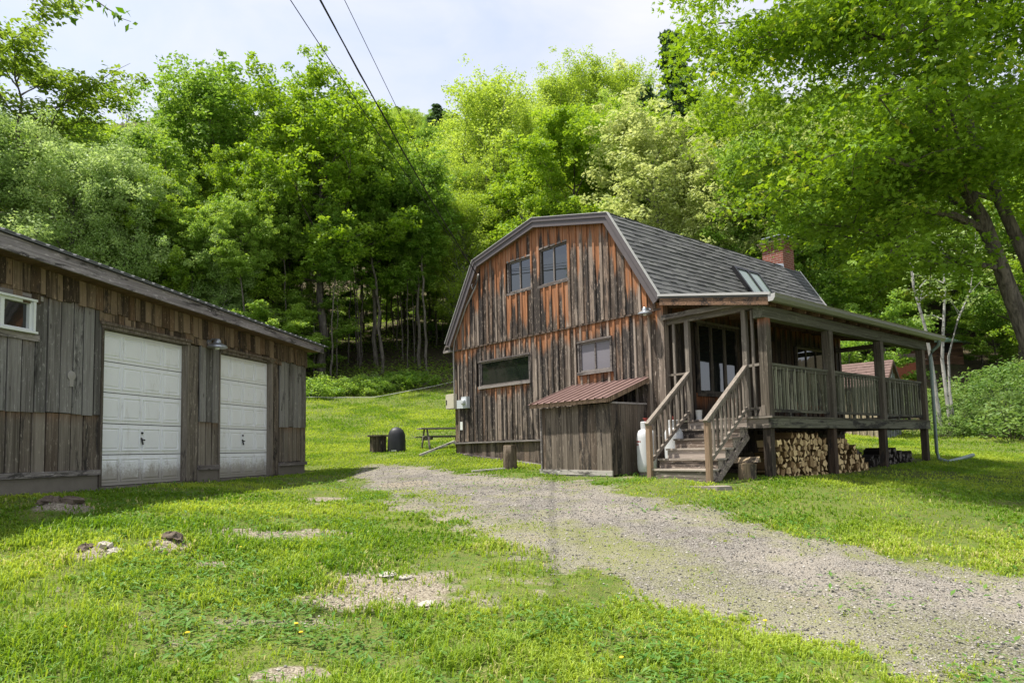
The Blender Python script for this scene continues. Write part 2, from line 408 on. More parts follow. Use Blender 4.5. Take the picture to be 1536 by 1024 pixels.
M['bark_white'] = barkmat('white_bark', (0.20,0.195,0.18), (0.46,0.44,0.41), 7, (0.07,0.06,0.05))
M['bark_grey'] = barkmat('pale_grey_bark', (0.10,0.095,0.085), (0.27,0.255,0.23), 8)
# ------------------------------------------------------------------ terrain (heights in metres, camera stands on z = 0)
CP = np.array([(-8,-6,0.1),(0,-6,-0.15),(8,-6,-0.3),(0,0,0),(-3,3,0.18),(3,3,-0.02),(6,5,0),(-7,3,0.5),(12,4,-0.1),(9,8,0.2),(12,10,0.25),(-12,5,0.9),(-3.33,4.6,0.24),(-0.04,4.7,0.08),(3.29,4.9,0),(-7.13,9.19,1.09),(-6.63,11.33,1.09),(-6.17,13.27,1.09),(-5.71,15.22,1.13),(-5.18,17.46,1.13),(-13.07,10.59,1.3),(-12.11,14.68,1.3),(-11.19,18.57,1.3),(-4.29,10.78,0.9),(-3.37,14.67,0.95),(-1.61,19.85,1.53),(-0.24,18.26,1.33),(0.68,17.2,1.23),(1.85,15.84,1.11),(2.84,14.71,1.06),(2.81,12.44,1),(4.74,12.66,0.99),(7.69,15.21,1),(10.64,17.76,1.08),(5.99,17.18,1.06),(4.43,25.09,2.16),(9.44,19.76,1.26),(0.39,15.24,1.04),(-3.93,16.5,1.13),(-3.07,19,1.39),(-3.62,21.5,1.61),(-2.62,24,1.74),(-6.68,26,2.1),(-5.99,30,2.72),(-7.97,40,4.62),(-10.85,38,4.54),(-3.69,44,6.08),(12,18.3,1.12),(12.72,17.5,0.89),(17.39,25,1.49),(15.49,25,1.55),(13.15,26,1.79),(-8.72,62,12.8),(-12.83,50,7.61),(30.16,46,6.5),(33.91,46,5.88),(11.17,50,6.83),(-21.55,48,7.34),(-29.5,46,7.3),(-42.78,46,7.6),(-90,90,31.6),(-90,140,63.1),(-90,230,118.6),(-90,320,124.6),(-55,90,29.6),(-55,140,59),(-55,230,110.8),(-55,320,116.4),(-20,90,23.6),(-20,140,46.7),(-20,230,87.4),(-20,320,91.8),(15,90,31.6),(15,140,63.1),(15,230,97.6),(15,320,100.6),(50,90,33.6),(50,140,67.2),(50,230,104),(50,320,107.2),(90,90,33.6),(90,140,67.2),(90,230,104),(90,320,107.2),(-60,20,4.1),(-60,0,1.9),(-30,20,4.1),(-30,0,1.9),(30,20,1),(30,0,-0.2),(30,45,6.6),(60,20,1),(60,0,-0.2),(60,45,6.6)])
def _fit():
    n = len(CP); D = np.linalg.norm(CP[:, None, :2] - CP[None, :, :2], axis=2)
    A = np.zeros((n+3, n+3)); A[:n, :n] = D - 0.02*np.eye(n); A[:n, n] = 1; A[:n, n+1:] = CP[:, :2]; A[n, :n] = 1; A[n+1:, :n] = CP[:, :2].T
    b = np.zeros(n+3); b[:n] = CP[:, 2]
    return np.linalg.solve(A, b)
TW = _fit()

def vnoise(x, y, seed=0):
    """smooth value noise in 0..1"""
    x = np.asarray(x, float); y = np.asarray(y, float)
    xi = np.floor(x).astype(np.int64); yi = np.floor(y).astype(np.int64); fx = x - xi; fy = y - yi
    fx = fx*fx*(3-2*fx); fy = fy*fy*(3-2*fy)
    def h(a, b):
        k = (a * 374761393 + b * 668265263 + seed * 974711) & 0xffffffff
        k = ((k ^ (k >> 13)) * 1274126177) & 0xffffffff
        return ((k ^ (k >> 16)) & 0xffff) / 65535.0
    return (h(xi, yi)*(1-fx)+h(xi+1, yi)*fx)*(1-fy) + (h(xi, yi+1)*(1-fx)+h(xi+1, yi+1)*fx)*fy
def fbm(x, y, sc, seed=0, oct=4):
    s = 0; a = 0.5; t = 0
    for o in range(oct):
        s = s + a*vnoise(np.asarray(x)*sc*2**o + 17.3*o, np.asarray(y)*sc*2**o - 9.1*o, seed+o); t += a; a *= 0.5
    return s / t

MOUNDS = [(-5.81, 9.04, 0.14, 0.32), (-4.28, 7.26, 0.08, 0.22), (-3.76, 7.71, 0.10, 0.22)]
def ground_z(x, y):
    x = np.asarray(x, float); y = np.asarray(y, float); sh = x.shape
    xf = x.ravel(); yf = y.ravel(); out = np.zeros(len(xf))
    for i in range(0, len(xf), 20000):
        a = xf[i:i+20000]; b = yf[i:i+20000]
        r = np.sqrt((a[:, None]-CP[:, 0])**2 + (b[:, None]-CP[:, 1])**2)
        out[i:i+20000] = r @ TW[:len(CP)] + TW[-3] + TW[-2]*a + TW[-1]*b
    out += (fbm(xf, yf, 0.9, 3, 4) - 0.5) * 0.09
    far = np.clip((yf - 45) / 40, 0, 1)
    out += far * (fbm(xf, yf, 0.03, 5, 3) - 0.5) * 6.0
    for mx, my, mh, mr in MOUNDS:
        d2 = (xf-mx)**2 + (yf-my)**2
        out += mh * np.exp(-d2 / mr**2) * (0.6 + 0.8*fbm(xf, yf, 5, 9, 3))
    return out.reshape(sh)
def gz1(x, y): return float(ground_z(np.array([x]), np.array([y]))[0])

DRIVE = np.array([(-4.03,16.27),(-3.67,18.37),(-2.03,17.74),(-0.25,15.4),(0.9,14.0),(2.3,11.2),(3.05,9.5),(3.95,8.25),(4.8,7.4),(6.2,6.7),(9,6.4),(14,6.2),
                  (14,0.0),(6,1.5),(3.9,4.1),(2.8,4.9),(2.17,5.48),(1.66,5.84),(0.98,6.34),(0.7,7.02),(0.19,7.71),(-0.63,9.29),(-1.51,10.48),(-2.5,12.48)])
def poly_sd(P, x, y):
    """signed distance to polygon, positive inside"""
    x = np.asarray(x, float).ravel(); y = np.asarray(y, float).ravel()
    d = np.full(len(x), 1e9); ins = np.zeros(len(x), bool)
    n = len(P)
    for i in range(n):
        ax, ay = P[i]; bx, by = P[(i+1) % n]
        ex, ey = bx-ax, by-ay
        t = np.clip(((x-ax)*ex + (y-ay)*ey) / (ex*ex+ey*ey), 0, 1)
        d = np.minimum(d, np.hypot(x-ax-t*ex, y-ay-t*ey))
        c = ((ay > y) != (by > y)) & (x < (bx-ax)*(y-ay)/((by-ay) if by != ay else 1e-9) + ax)
        ins ^= c
    return np.where(ins, d, -d)
def sstep(a, b, v):
    t = np.clip((v-a)/(b-a), 0, 1); return t*t*(3-2*t)
def seg_d(x, y, pts):
    d = np.full(len(x), 1e9)
    for (ax, ay), (bx, by) in zip(pts[:-1], pts[1:]):
        ex, ey = bx-ax, by-ay
        t = np.clip(((x-ax)*ex + (y-ay)*ey) / (ex*ex+ey*ey), 0, 1)
        d = np.minimum(d, np.hypot(x-ax-t*ex, y-ay-t*ey))
    return d
PATCH = [(-1.2,6.65,0.66,0.52),(-1.5,6.3,0.42,0.22),(-0.85,6.35,0.34,0.22),(-2.99,8.51,0.75,0.30),(-2.5,8.8,0.4,0.18),(-5.81,9.04,0.28,0.22),(-4.28,7.26,0.22,0.18),(-3.76,7.71,0.24,0.2),(-3.2,7.2,0.26,0.12),(-1.5,4.72,0.26,0.10),(-2.2,14.2,0.5,0.5),(-3.0,11.5,0.4,0.25)]
def masks(x, y):
    """gravel, dirt (bare), forest floor, moss (thin growth on the gravel), all 0..1"""
    x = np.asarray(x, float).ravel(); y = np.asarray(y, float).ravel()
    n1 = fbm(x, y, 1.1, 21, 4) - 0.5; n2 = fbm(x, y, 4.0, 31, 3) - 0.5
    g = sstep(-0.30, 0.42, poly_sd(DRIVE, x, y) + n1*1.3 + n2*0.9)
    strip = seg_d(x, y, [(-2.1,13.2),(-0.81,10.5),(-0.11,9.5),(0.74,8.8),(1.5,7.7)])
    m = 0.72 * sstep(0.55, 0.08, strip + n1*1.1 + n2*1.0)
    moss = seg_d(x, y, [(0.9,8.3),(1.54,7.2),(2.1,6.35),(3.2,5.6)])
    m = np.maximum(m, 0.42 * sstep(0.9, 0.1, moss + n1*1.1 + n2*0.9))
    lo = seg_d(x, y, [(0.4,7.3),(1.5,6.2),(3.5,4.9)])
    m = np.maximum(m, 0.42 * sstep(0.7, 0.0, lo + n2*1.4 + n1*0.8))
    m = np.maximum(m, 0.42*sstep(0.02, 0.2, n2 + n1*0.5))
    e_ = np.abs(poly_sd(DRIVE, x, y)); m = np.maximum(m, 0.7*sstep(0.55, 0.0, e_ + n2*1.2 + n1*0.5))
    d = np.zeros(len(x))
    for px_, py_, a, b in PATCH:
        d = np.maximum(d, 0.95*sstep(1.75, 0.5, np.hypot((x-px_)/a, (y-py_)/b) + n2*1.3 + n1*0.8))
    d = np.maximum(d, 0.5*sstep(0.16, 0.36, n2*0.9 + n1) * (y < 15) * (x < 2.8))
    edge = 41.5 + 0.28*(x+3)*(x < -3) + 6*(fbm(x, y, 0.15, 41, 2)-0.5)
    edge = np.where(x > 6, np.minimum(edge, 27.5 + 4*(fbm(x, y, 0.3, 43, 2)-0.5)), edge)
    f = sstep(-0.8, 1.2, y - edge)
    return g, d, f, m

HO = Vector((3.163, 14.331, 0.2572 + EYE)); HR = -0.8573852
GO = Vector((-6.7258, 11.3511, -0.45406 + EYE)); GR = math.pi/2 - 0.231996
def h2w(u, v): c, s = math.cos(HR), math.sin(HR); return (HO.x + u*c - v*s, HO.y + u*s + v*c)
def g2w(u, v): c, s = math.cos(GR), math.sin(GR); return (GO.x + u*c - v*s, GO.y + u*s + v*c)
def w2h(x, y): c, s = math.cos(HR), math.sin(HR); dx, dy = x-HO.x, y-HO.y; return dx*c + dy*s, -dx*s + dy*c
def w2g(x, y): c, s = math.cos(GR), math.sin(GR); dx, dy = x-GO.x, y-GO.y; return dx*c + dy*s, -dx*s + dy*c

# ---- ground sheet
def ground_material():
    t = NT('ground'); co = t.coord()
    g = t.attr('gravel'); d = t.attr('bare'); f = t.attr('forest'); m = t.attr('moss')
    nA = t.noise(co, 0.7, 5, 0.6); nB = t.noise(co, 6, 5, 0.7); nC = t.noise(co, 45, 4, 0.7)
    grass = t.mix(t.rng(t.math('ADD', t.math('MULTIPLY', nA, 0.5), t.math('MULTIPLY', nB, 0.5)), 0.33, 0.66), (0.055,0.125,0.012), (0.17,0.25,0.03))
    thatch = t.mix(t.rng(t.noise(co, 130, 3, 0.7), 0.35, 0.65), (0.055,0.05,0.022), (0.22,0.20,0.085))
    grass = t.mix(t.math('MULTIPLY', t.rng(t.math('ADD', t.math('MULTIPLY', nC, 0.6), t.math('MULTIPLY', nB, 0.4)), 0.36, 0.60), 0.8), grass, thatch)
    v1 = t.n('ShaderNodeTexVoronoi'); t.set(v1, 'Vector', co); v1.inputs['Scale'].default_value = 55
    v2 = t.n('ShaderNodeTexVoronoi'); t.set(v2, 'Vector', co); v2.inputs['Scale'].default_value = 95
    st = t.n('ShaderNodeSeparateColor'); t.set(st, 0, v1.outputs['Color'])
    st2 = t.n('ShaderNodeSeparateColor'); t.set(st2, 0, v2.outputs['Color'])
    pv = t.math('ADD', t.math('MULTIPLY', st.outputs[0], 0.5), t.math('MULTIPLY', st2.outputs[0], 0.5))
    grav = t.ramp(t.math('ADD', t.math('MULTIPLY', pv, 0.75), t.math('MULTIPLY', t.math('SUBTRACT', nA, 0.4), 0.5)), [(0.05, (0.15,0.14,0.125)), (0.45, (0.30,0.28,0.25)), (0.95, (0.46,0.43,0.385))])
    grav = t.mix(t.rng(v1.outputs['Distance'], 0.35, 0.7), grav, (0.12,0.105,0.09))
    fines = t.rng(t.math('ADD', t.math('MULTIPLY', nA, 0.7), t.math('MULTIPLY', nB, 0.45)), 0.50, 0.68)
    grav = t.mix(t.math('MULTIPLY', fines, 0.55), grav, t.mix(nC, (0.25,0.22,0.18), (0.40,0.36,0.30)))
    moss = t.mix(nC, (0.12,0.15,0.03), (0.24,0.24,0.08))
    grav = t.mix(t.math('MULTIPLY', m, t.rng(t.math('ADD', nC, nB), 0.72, 1.05)), grav, moss)
    bare = t.mix(t.rng(pv, 0.2, 0.8), (0.17,0.14,0.10), (0.36,0.32,0.25))
    litter = t.mix(t.rng(nC, 0.3, 0.7), (0.045,0.034,0.022), (0.14,0.11,0.07))
    litter = t.mix(t.rng(nB, 0.52, 0.62), litter, (0.035,0.07,0.015))
    c = t.mix(t.rng(t.math('ADD', g, t.math('MULTIPLY', t.math('SUBTRACT', nB, 0.5), 0.6)), 0.25, 0.7), grass, grav)
    c = t.mix(t.rng(t.math('ADD', d, t.math('MULTIPLY', t.math('SUBTRACT', nB, 0.5), 0.5)), 0.3, 0.65), c, bare)
    c = t.mix(f, c, litter)
    h = t.math('ADD', t.math('MULTIPLY', t.math('MULTIPLY', v1.outputs['Distance'], -1.0), 0.7), t.math('MULTIPLY', nC, 0.5))
    return t.done(t.bsdf(c, 0.95, t.bump(h, 0.9, 0.025), spec=0.12))
M['ground'] = ground_material()

def axis(lo, hi, a, b, fine, grow):
    """grid lines: spacing 'fine' between a and b, growing outward to lo and hi"""
    mid = list(np.arange(a, b, fine)); s = fine; left = []; x = a
    while x > lo: s *= grow; x -= s; left.append(x)
    s = fine; right = []; x = mid[-1]
    while x < hi: s *= grow; x += s; right.append(x)
    return np.array(left[::-1] + mid + right)
gx = axis(-320, 330, -9, 11, 0.085, 1.09); gy = axis(-60, 420, 3.2, 20, 0.085, 1.07)
X, Y = np.meshgrid(gx, gy); Zg = ground_z(X, Y)
nx, ny = len(gx), len(gy)
idx = np.arange(nx*ny).reshape(ny, nx)
F = np.stack([idx[:-1, :-1], idx[:-1, 1:], idx[1:, 1:], idx[1:, :-1]], -1).reshape(-1, 4)
mg, mdirt, mf, mm = masks(X, Y)
V = np.stack([X.ravel(), Y.ravel(), Zg.ravel()], 1)
at = dict(gravel=mg, bare=mdirt, forest=mf, moss=mm)
ground = link_mesh('ground', np_mesh('ground', V, F, M['ground'], at, True)); tag(ground, kind='structure')
# driveway: its own sheet a little above the soil
keep = (mg[F] > 0.45).all(1)
used = np.unique(F[keep]); remap = -np.ones(nx*ny, int); remap[used] = np.arange(len(used))
Vd = V[used].copy(); Vd[:, 2] += 0.004
drive = link_mesh('gravel_driveway', np_mesh('gravel_driveway', Vd, remap[F[keep]], M['ground'], {k: a[used] for k, a in at.items()}, True))
tag(drive, kind='structure')

# ---- grass blades (stuff)
def no_grass(x, y):
    u, v = w2h(x, y); s, o = w2g(x, y)
    h = (u > -7.35) & (u < 2.15) & (v > 0.02) & (v < 8.1)
    box = (u > -2.5) & (u < -0.4) & (v > -1.2) & (v <= 0.1)
    stair = (u > 0.45) & (u < 1.9) & (v > -1.35) & (v <= 0.1)
    pile = (u >= 2.1) & (u < 2.45) & (v > 0.4) & (v < 4.3)
    gar = (s > -6) & (s < 6.42) & (o > -0.03) & (o < 7)
    return h | box | stair | gar | pile
def scatter(n, y0, y1, ex, half=0.98):
    u = rng.random(n); k = 2 - ex
    y = (y0**k + u*(y1**k - y0**k))**(1/k)
    x = (rng.random(n)*2-1)*half*y
    return x, y
def blades(n, y0, y1, seed):
    x, y = scatter(n, y0, y1, 1.55)
    # gather into tufts
    tx = np.round(x/0.09 + 0.6*(vnoise(x*7, y*7, 5)-.5))*0.09; ty = np.round(y/0.09 + 0.6*(vnoise(x*7, y*7, 6)-.5))*0.09
    tuft = (vnoise(tx*11, ty*11, 77) > 0.55)
    x = np.where(tuft, tx + (x-tx)*0.45, x); y = np.where(tuft, ty + (y-ty)*0.45, y)
    g, d, f, m = masks(x, y)
    dens = (1-g)*(1-0.95*d)*(1-f) + g*np.clip(m-0.25, 0, 1)*0.55
    patch = fbm(x, y, 0.55, 61, 4)
    dens *= 0.22 + 1.1*np.clip((patch-0.36)/0.26, 0, 1)
    dens *= np.where(y < 16, np.clip((fbm(x, y, 2.6, 63, 4)-0.33)*4.5, 0.12, 1), 1)
    ok = (rng.random(len(x)) < dens) & ~no_grass(x, y)
    x, y, g, m, patch = x[ok], y[ok], g[ok], m[ok], patch[ok]; tuft = tuft[ok]
    z = ground_z(x, y); n = len(x)
    tall = np.clip((fbm(x, y, 1.0, 91, 4)-0.44)*5, 0, 1) * np.clip((12-y)/4, 0, 1) * np.clip((1.8-x)/2.5, 0.25, 1)
    L_ = (0.022 + 0.045*rng.random(n)**2 + 0.12*tall*rng.random(n) + 0.025*tuft*rng.random(n)) * (1 - 0.45*g)
    L_ *= np.where(y > 14, 0.8, 1.0)*np.clip(y/16, 1, 2.0)
    w = 0.0024 + 0.00055*y * (0.6 + 0.8*rng.random(n))
    a = rng.random(n)*2*np.pi; lean = 0.25 + 0.75*rng.random(n)
    dx, dy = np.cos(a), np.sin(a); sx, sy = -dy, dx
    px1 = x + dx*L_*lean*0.35; py1 = y + dy*L_*lean*0.35; pz1 = z + L_*0.62
    px2 = x + dx*L_*lean*1.05; py2 = y + dy*L_*lean*1.05; pz2 = z + L_*(1.0-0.35*lean)
    V = np.stack([np.stack([x-sx*w, y-sy*w, z-0.008], 1), np.stack([x+sx*w, y+sy*w, z-0.008], 1),
                  np.stack([px1+sx*w*.8, py1+sy*w*.8, pz1], 1), np.stack([px2, py2, pz2], 1), np.stack([px1-sx*w*.8, py1-sy*w*.8, pz1], 1)], 1)
    base = np.arange(n)[:, None]*5
    T = np.concatenate([base+np.array([0, 1, 2]), base+np.array([0, 2, 4]), base+np.array([4, 2, 3])], 1).reshape(-1, 3)
    r = np.clip(rng.random(n)*0.75 + 0.2*(vnoise(x*9, y*9, 3)) , 0, 1); r = np.where(g > 0.4, np.clip(r+0.15, 0, 1), r)
    pt = np.clip((fbm(x, y, 0.7, 71, 5)-0.47)*6.0, -1.1, 1.3)
    dry = rng.random(n) < np.clip((fbm(x, y, 1.3, 171, 3)-0.52)*1.4, 0.01, 0.22)*np.clip((13-y)/5, 0.05, 1); r = np.where(dry, 1.0, np.minimum(r, 0.86))
    return V.reshape(-1, 3), T, np.repeat(r, 5), np.repeat(pt, 5)
V, T, r, pt = blades(1150000, 3.4, 48, 1)
grass = link_mesh('grass', np_mesh('grass', V, T, L['grass'], dict(rnd=r, prot=pt))); tag(grass, kind='stuff')

# broad leaved weeds and clover among the grass (stuff)
x, y = scatter(110000, 3.4, 16, 1.7)
g, d, f, m = masks(x, y)
pat = fbm(x, y, 0.9, 101, 4)
ok = (rng.random(len(x)) < (1-g*0.85)*(1-0.75*d)*np.clip((pat-0.46)*6, 0.04, 1)) & ~no_grass(x, y)
x, y = x[ok], y[ok]; n = len(x); z = ground_z(x, y) + 0.02 + 0.05*rng.random(n)
a = rng.random(n)*2*np.pi; s = (0.010 + 0.036*rng.random(n)**2.5) ; tl = (rng.random(n)-0.3)*0.9
c, sn = np.cos(a), np.sin(a)
def P(lx, ly, lz): return np.stack([x + (c*lx - sn*ly)*s, y + (sn*lx + c*ly)*s, z + (lz + tl*lx)*s], 1)
V = np.stack([P(-1, 0, 0), P(-0.1, -0.45, 0.15), P(1.1, 0, -0.1), P(-0.1, 0.45, 0.15)], 1).reshape(-1, 3)
Fw = np.arange(n*4).reshape(-1, 4)
weeds = link_mesh('weeds', np_mesh('weeds', V, Fw, L['weed'], dict(rnd=np.repeat(rng.random(n), 4), prot=np.zeros(n*4)))); tag(weeds, kind='stuff')

# loose stones of the gravel (stuff)
x, y = scatter(110000, 3.4, 20, 1.5)
g, d, f, m = masks(x, y)
ok = (rng.random(len(x)) < np.maximum(g*(1-0.6*m), 0.2*d)) & ~no_grass(x, y)
x, y = x[ok], y[ok]; n = len(x); z = ground_z(x, y) + 0.008
s = 0.0035 + 0.012*rng.random(n)**4 + 0.00035*y; a = rng.random(n)*6.28
O8 = np.array([(1,0,0),(0,1,0),(-1,0,0),(0,-1,0),(0,0,0.7),(0,0,-0.7)], float)
O8 = O8[None]*(0.65+0.7*rng.random((n, 6, 1)))
cx, sx = np.cos(a)[:, None], np.sin(a)[:, None]
V = np.stack([x[:, None] + (O8[..., 0]*cx-O8[..., 1]*sx)*s[:, None], y[:, None] + (O8[..., 0]*sx+O8[..., 1]*cx)*s[:, None], z[:, None] + O8[..., 2]*s[:, None]], -1).reshape(-1, 3)
T8 = np.array([(0,1,4),(1,2,4),(2,3,4),(3,0,4),(1,0,5),(2,1,5),(3,2,5),(0,3,5)])
T = (np.arange(n)[:, None, None]*6 + T8[None]).reshape(-1, 3)
def pebmat():
    t = NT('pebbles'); r = t.attr('rnd')
    return t.done(t.bsdf(t.ramp(r, [(0.0, (0.06,0.057,0.055)), (0.5, (0.24,0.225,0.20)), (0.9, (0.37,0.345,0.31)), (1.0, (0.48,0.45,0.40))]), 0.9, spec=0.2))
peb = link_mesh('gravel', np_mesh('gravel', V, T, pebmat(), dict(rnd=np.repeat(rng.random(n), 6)))); tag(peb, kind='stuff')

# undergrowth on the floor of the wood (stuff)
n = 90000; y = 37 + 45*rng.random(n)**1.4; x = (rng.random(n)*2-1)*0.62*y - 0.05*y
g, d, f, m = masks(x, y)
ok = rng.random(n) < f*np.clip((fbm(x, y, 0.25, 131, 3)-0.36)*4, 0.12, 1); x, y = x[ok], y[ok]; n = len(x)
z = ground_z(x, y) + 0.05 + 0.55*rng.random(n)**1.6
a = rng.random(n)*2*np.pi; s = 0.06 + 0.09*rng.random(n); tl = (rng.random(n)-0.5)*1.0; c, sn = np.cos(a), np.sin(a)
V = np.stack([P(-1, 0, 0), P(-0.1, -0.5, 0.2), P(1.0, 0, -0.1), P(-0.1, 0.5, 0.2)], 1).reshape(-1, 3)
ug = link_mesh('undergrowth', np_mesh('undergrowth', V, np.arange(n*4).reshape(-1, 4), L['mid'], dict(rnd=np.repeat(rng.random(n), 4), prot=np.zeros(n*4)))); tag(ug, kind='stuff')
# ------------------------------------------------------------------ the barn-like house (local axes: u along the gable, v into the house, w up)
house = empty('house', HO, HR, 'weathered board and batten house with gambrel roof, covered porch and brick chimney', 'house')
PROF = [(-7.41, 2.79), (-6.07, 4.91), (-3.64, 5.44), (-1.21, 4.91), (0.127, 2.79)]
def zroof(u, drop=0.0):
    for (a, za), (b, zb) in zip(PROF[:-1], PROF[1:]):
        if a <= u <= b: return za + (zb-za)*(u-a)/(b-a) - drop
    return PROF[0][1]

def strip_wall(mb, tf, u0, u1, zb, zt, holes, prot_of, pitch=0.27, batten=0.06, bt=0.034, off=0.0, th=0.025, gap=0.010, kinks=(), jag=0.012, battens=True, wob=0.04, sill_prot=True):
    """vertical boards and battens; tf(u, d, z) maps wall coordinates (d outwards) to local ones"""
    us = [u0]
    while us[-1] < u1 - pitch*0.6: us.append(us[-1] + pitch*(1 + random.uniform(-wob*3, wob*3)))
    us[-1] = u1
    def piece(a, b, d0, d1, rnd):
        cuts = [h for h in holes if h[0] < b - 0.02 and h[1] > a + 0.02]
        spans = [(None, None)]
        segs = []
        lo = None
        for h in sorted(cuts, key=lambda q: q[2]):
            segs.append((lo, h[2])); lo = h[3]
        segs.append((lo, None))
        for s0, s1 in segs:
            ks = [a] + [k for k in kinks if a < k < b] + [b]
            j0 = random.uniform(-jag, jag)
            bot = [(k, (zb(k) + j0) if s0 is None else s0) for k in (a, b)]
            top = [(k, zt(k) if s1 is None else s1) for k in ks]
            if top[0][1] - bot[0][1] < 0.02 and top[-1][1] - bot[1][1] < 0.02: continue
            # s1 = None: sheltered by the roof or band; below a window: sheltered by its sill
            ring = [(bot[0][0], bot[0][1]), (bot[1][0], bot[1][1])] + [(k, z) for k, z in reversed(top)]
            tp = lambda k: prot_of(k) if s1 is None else s1
            prot = [tp(k) - z for k, z in ring]
            base = [tf(k, d0, z) for k, z in ring]
            o = Vector(tf(0, d1, 0)) - Vector(tf(0, d0, 0))
            mb.prism(base, o, rnd, prot)
    for a, b in zip(us[:-1], us[1:]):
        piece(a + gap/2, b - gap/2, off, off + th + random.uniform(0, 0.010), random.random()*0.72 if battens else random.random())
        if battens and a > u0:
            w = batten*random.uniform(0.75, 1.25); c = a + random.uniform(-0.012, 0.012)
            piece(c - w/2, c + w/2, off + th - 0.002, off + th + bt, 0.30 + 0.6*random.random())

GT = lambda u, d, z: (u, -d, z)                 # gable plane, outwards is -v
WU = [(-4.80, -3.93, 3.80, 4.60), (-3.62, -2.64, 3.76, 4.66)]     # upper pair of windows
WL = (-6.08, -4.08, 1.47, 2.12)                 # long low window
WR = (-2.36, -1.39, 1.49, 2.17)                 # small square window
body = MB()
# solid core behind the boards
core = [(-7.26, -0.9), (-0.02, -0.9), (-0.02, 2.70), (-1.28, 4.72), (-3.64, 5.22), (-6.0, 4.72), (-7.26, 2.70)]
body.prism([(u, 0.03, z) for u, z in core], (0, 8.12, 0), 0.3)
body.build('wall_core', M['dark'], house)
up = MB()
strip_wall(up, GT, -7.30, 0.0, lambda u: 2.60, lambda u: zroof(u, 0.10 if -6.07 < u < -1.21 else 0.14), WU, lambda u: zroof(u, 0.1) , kinks=(-6.07, -3.64, -1.21), off=0.035, pitch=0.21)
up.build('upper_gable_boards', M['gable'], house)
lowb = MB()
strip_wall(lowb, GT, -7.28, 0.02, lambda u: 0.0, lambda u: 2.66, [WL, WR], lambda u: 2.60, pitch=0.20)
lowb.box(-0.09, 0.06, -0.062, 0.10, -0.05, 2.66, 0.62, 2.60)
lowb.build('lower_gable_boards', M['gable_low'], house)
band = MB(); band.box(-7.29, 0.0, -0.075, 0.0, 2.565, 2.60, 0.4)
band.build('band_board', M['skirt'], house)
sk = MB()
strip_wall(sk, GT, -7.26, -0.02, lambda u: -0.95, lambda u: -0.03, [], lambda u: 9, pitch=0.19, battens=False, off=-0.02, th=0.02)
sk.build('skirting_boards', M['skirt'], house)
led = MB(); led.box(-7.32, 0.0, -0.085, 0.0, -0.055, -0.012, 0.3); led.build('ledge_board', M['trimwood'], house)
bb = MB()
for a, b in ((-7.3, -4.9), (-4.88, -2.45)):
    za = -0.33 - 0.145*(a+7.3)*0.62; zb_ = -0.33 - 0.145*(b+7.3)*0.62
    bb.beam((a, -0.05, za-0.02), (b, -0.05, zb_-0.02), 0.05, 0.11)
bb.build('base_board', M['trimwood'], house)

# side and back walls
sw = MB()
W1 = (1.15, 2.75, 0.88, 2.42); W2 = (5.55, 7.15, 0.80, 2.24); D1 = (3.55, 4.45, 0.26, 2.3)
strip_wall(sw, lambda s, d, z: (d, s, z), 0.0, 8.16, lambda s: -0.02, lambda s: 2.86, [W1, W2, D1], lambda s: 2.7, pitch=0.25)
sw.build('porch_side_boards', M['side'], house)
bw = MB()
strip_wall(bw, lambda s, d, z: (-7.28-d, s, z), 0.0, 8.16, lambda s: -0.5, lambda s: 2.86, [], lambda s: 2.7, pitch=0.4)
bw.build('far_side_boards', M['side'], house)
rw = MB()
strip_wall(rw, lambda s, d, z: (s, 8.16+d, z), -7.28, 0.0, lambda s: -0.9, lambda u: zroof(min(0.12, u), 0.14), [], lambda s: 9, pitch=0.4, kinks=(-6.07, -3.64, -1.21))
rw.build('back_gable_boards', M['side'], house)
fd = MB()
strip_wall(fd, lambda s, d, z: (d-0.02, s, z), 0.0, 8.14, lambda s: -0.95, lambda s: -0.02, [], lambda s: 9, pitch=0.3, battens=False)
fd.build('foundation_boards', M['side'], house)

# windows
def window(parent, tf, u0, u1, z0, z1, gmat, fmat, panes=2, fw=0.045, sill=0.07, depth=0.05, head=0.045, mull=0.03, side=0.03):
    fr = MB()
    def bx(a, b, c, d, e, f): # u, z, depth ranges
        p = [tf(a, e, c), tf(b, e, c), tf(b, e, d), tf(a, e, d)]
        o = Vector(tf(0, f, 0)) - Vector(tf(0, e, 0)); fr.prism(p, o, random.random())
    bx(u0-side, u0+fw*0.2, z0, z1, 0.0, depth+0.02); bx(u1-fw*0.2, u1+side, z0, z1, 0.0, depth+0.02)
    bx(u0-side-0.02, u1+side+0.02, z0-sill, z0, 0.0, depth+0.045)
    bx(u0-side-0.01, u1+side+0.01, z1, z1+head, 0.0, depth+0.035)
    o = fr.build('window', fmat, parent)
    sh = MB(); fr = sh
    bx(u0+fw*0.2, u0+fw*1.0, z0, z1, 0.012, depth*0.8); bx(u1-fw, u1-fw*0.2, z0, z1, 0.012, depth*0.8)
    bx(u0+fw, u1-fw, z0, z0+fw*0.8, 0.012, depth*0.8); bx(u0+fw, u1-fw, z1-fw*0.8, z1, 0.012, depth*0.8)
    for k in range(1, panes):
        c = u0 + (u1-u0)*k/panes; bx(c-mull/2, c+mull/2, z0+fw*0.8, z1-fw*0.8, 0.012, depth*0.8)
    sh.build('sash', fmat, o)
    for k in range(panes):
        a = u0+fw+(u1-u0-2*fw)*k/panes; b = u0+fw+(u1-u0-2*fw)*(k+1)/panes
        pn = MB(); fr = pn
        t = random.uniform(-0.004, 0.004)
        pn.add([tf(a, 0.012, z0+fw*0.8), tf(b, 0.012+t, z0+fw*0.8), tf(b, 0.012+t, z1-fw*0.8), tf(a, 0.012, z1-fw*0.8)], [(0, 1, 2, 3)])
        pn.build('window_pane', gmat, o)
    return o
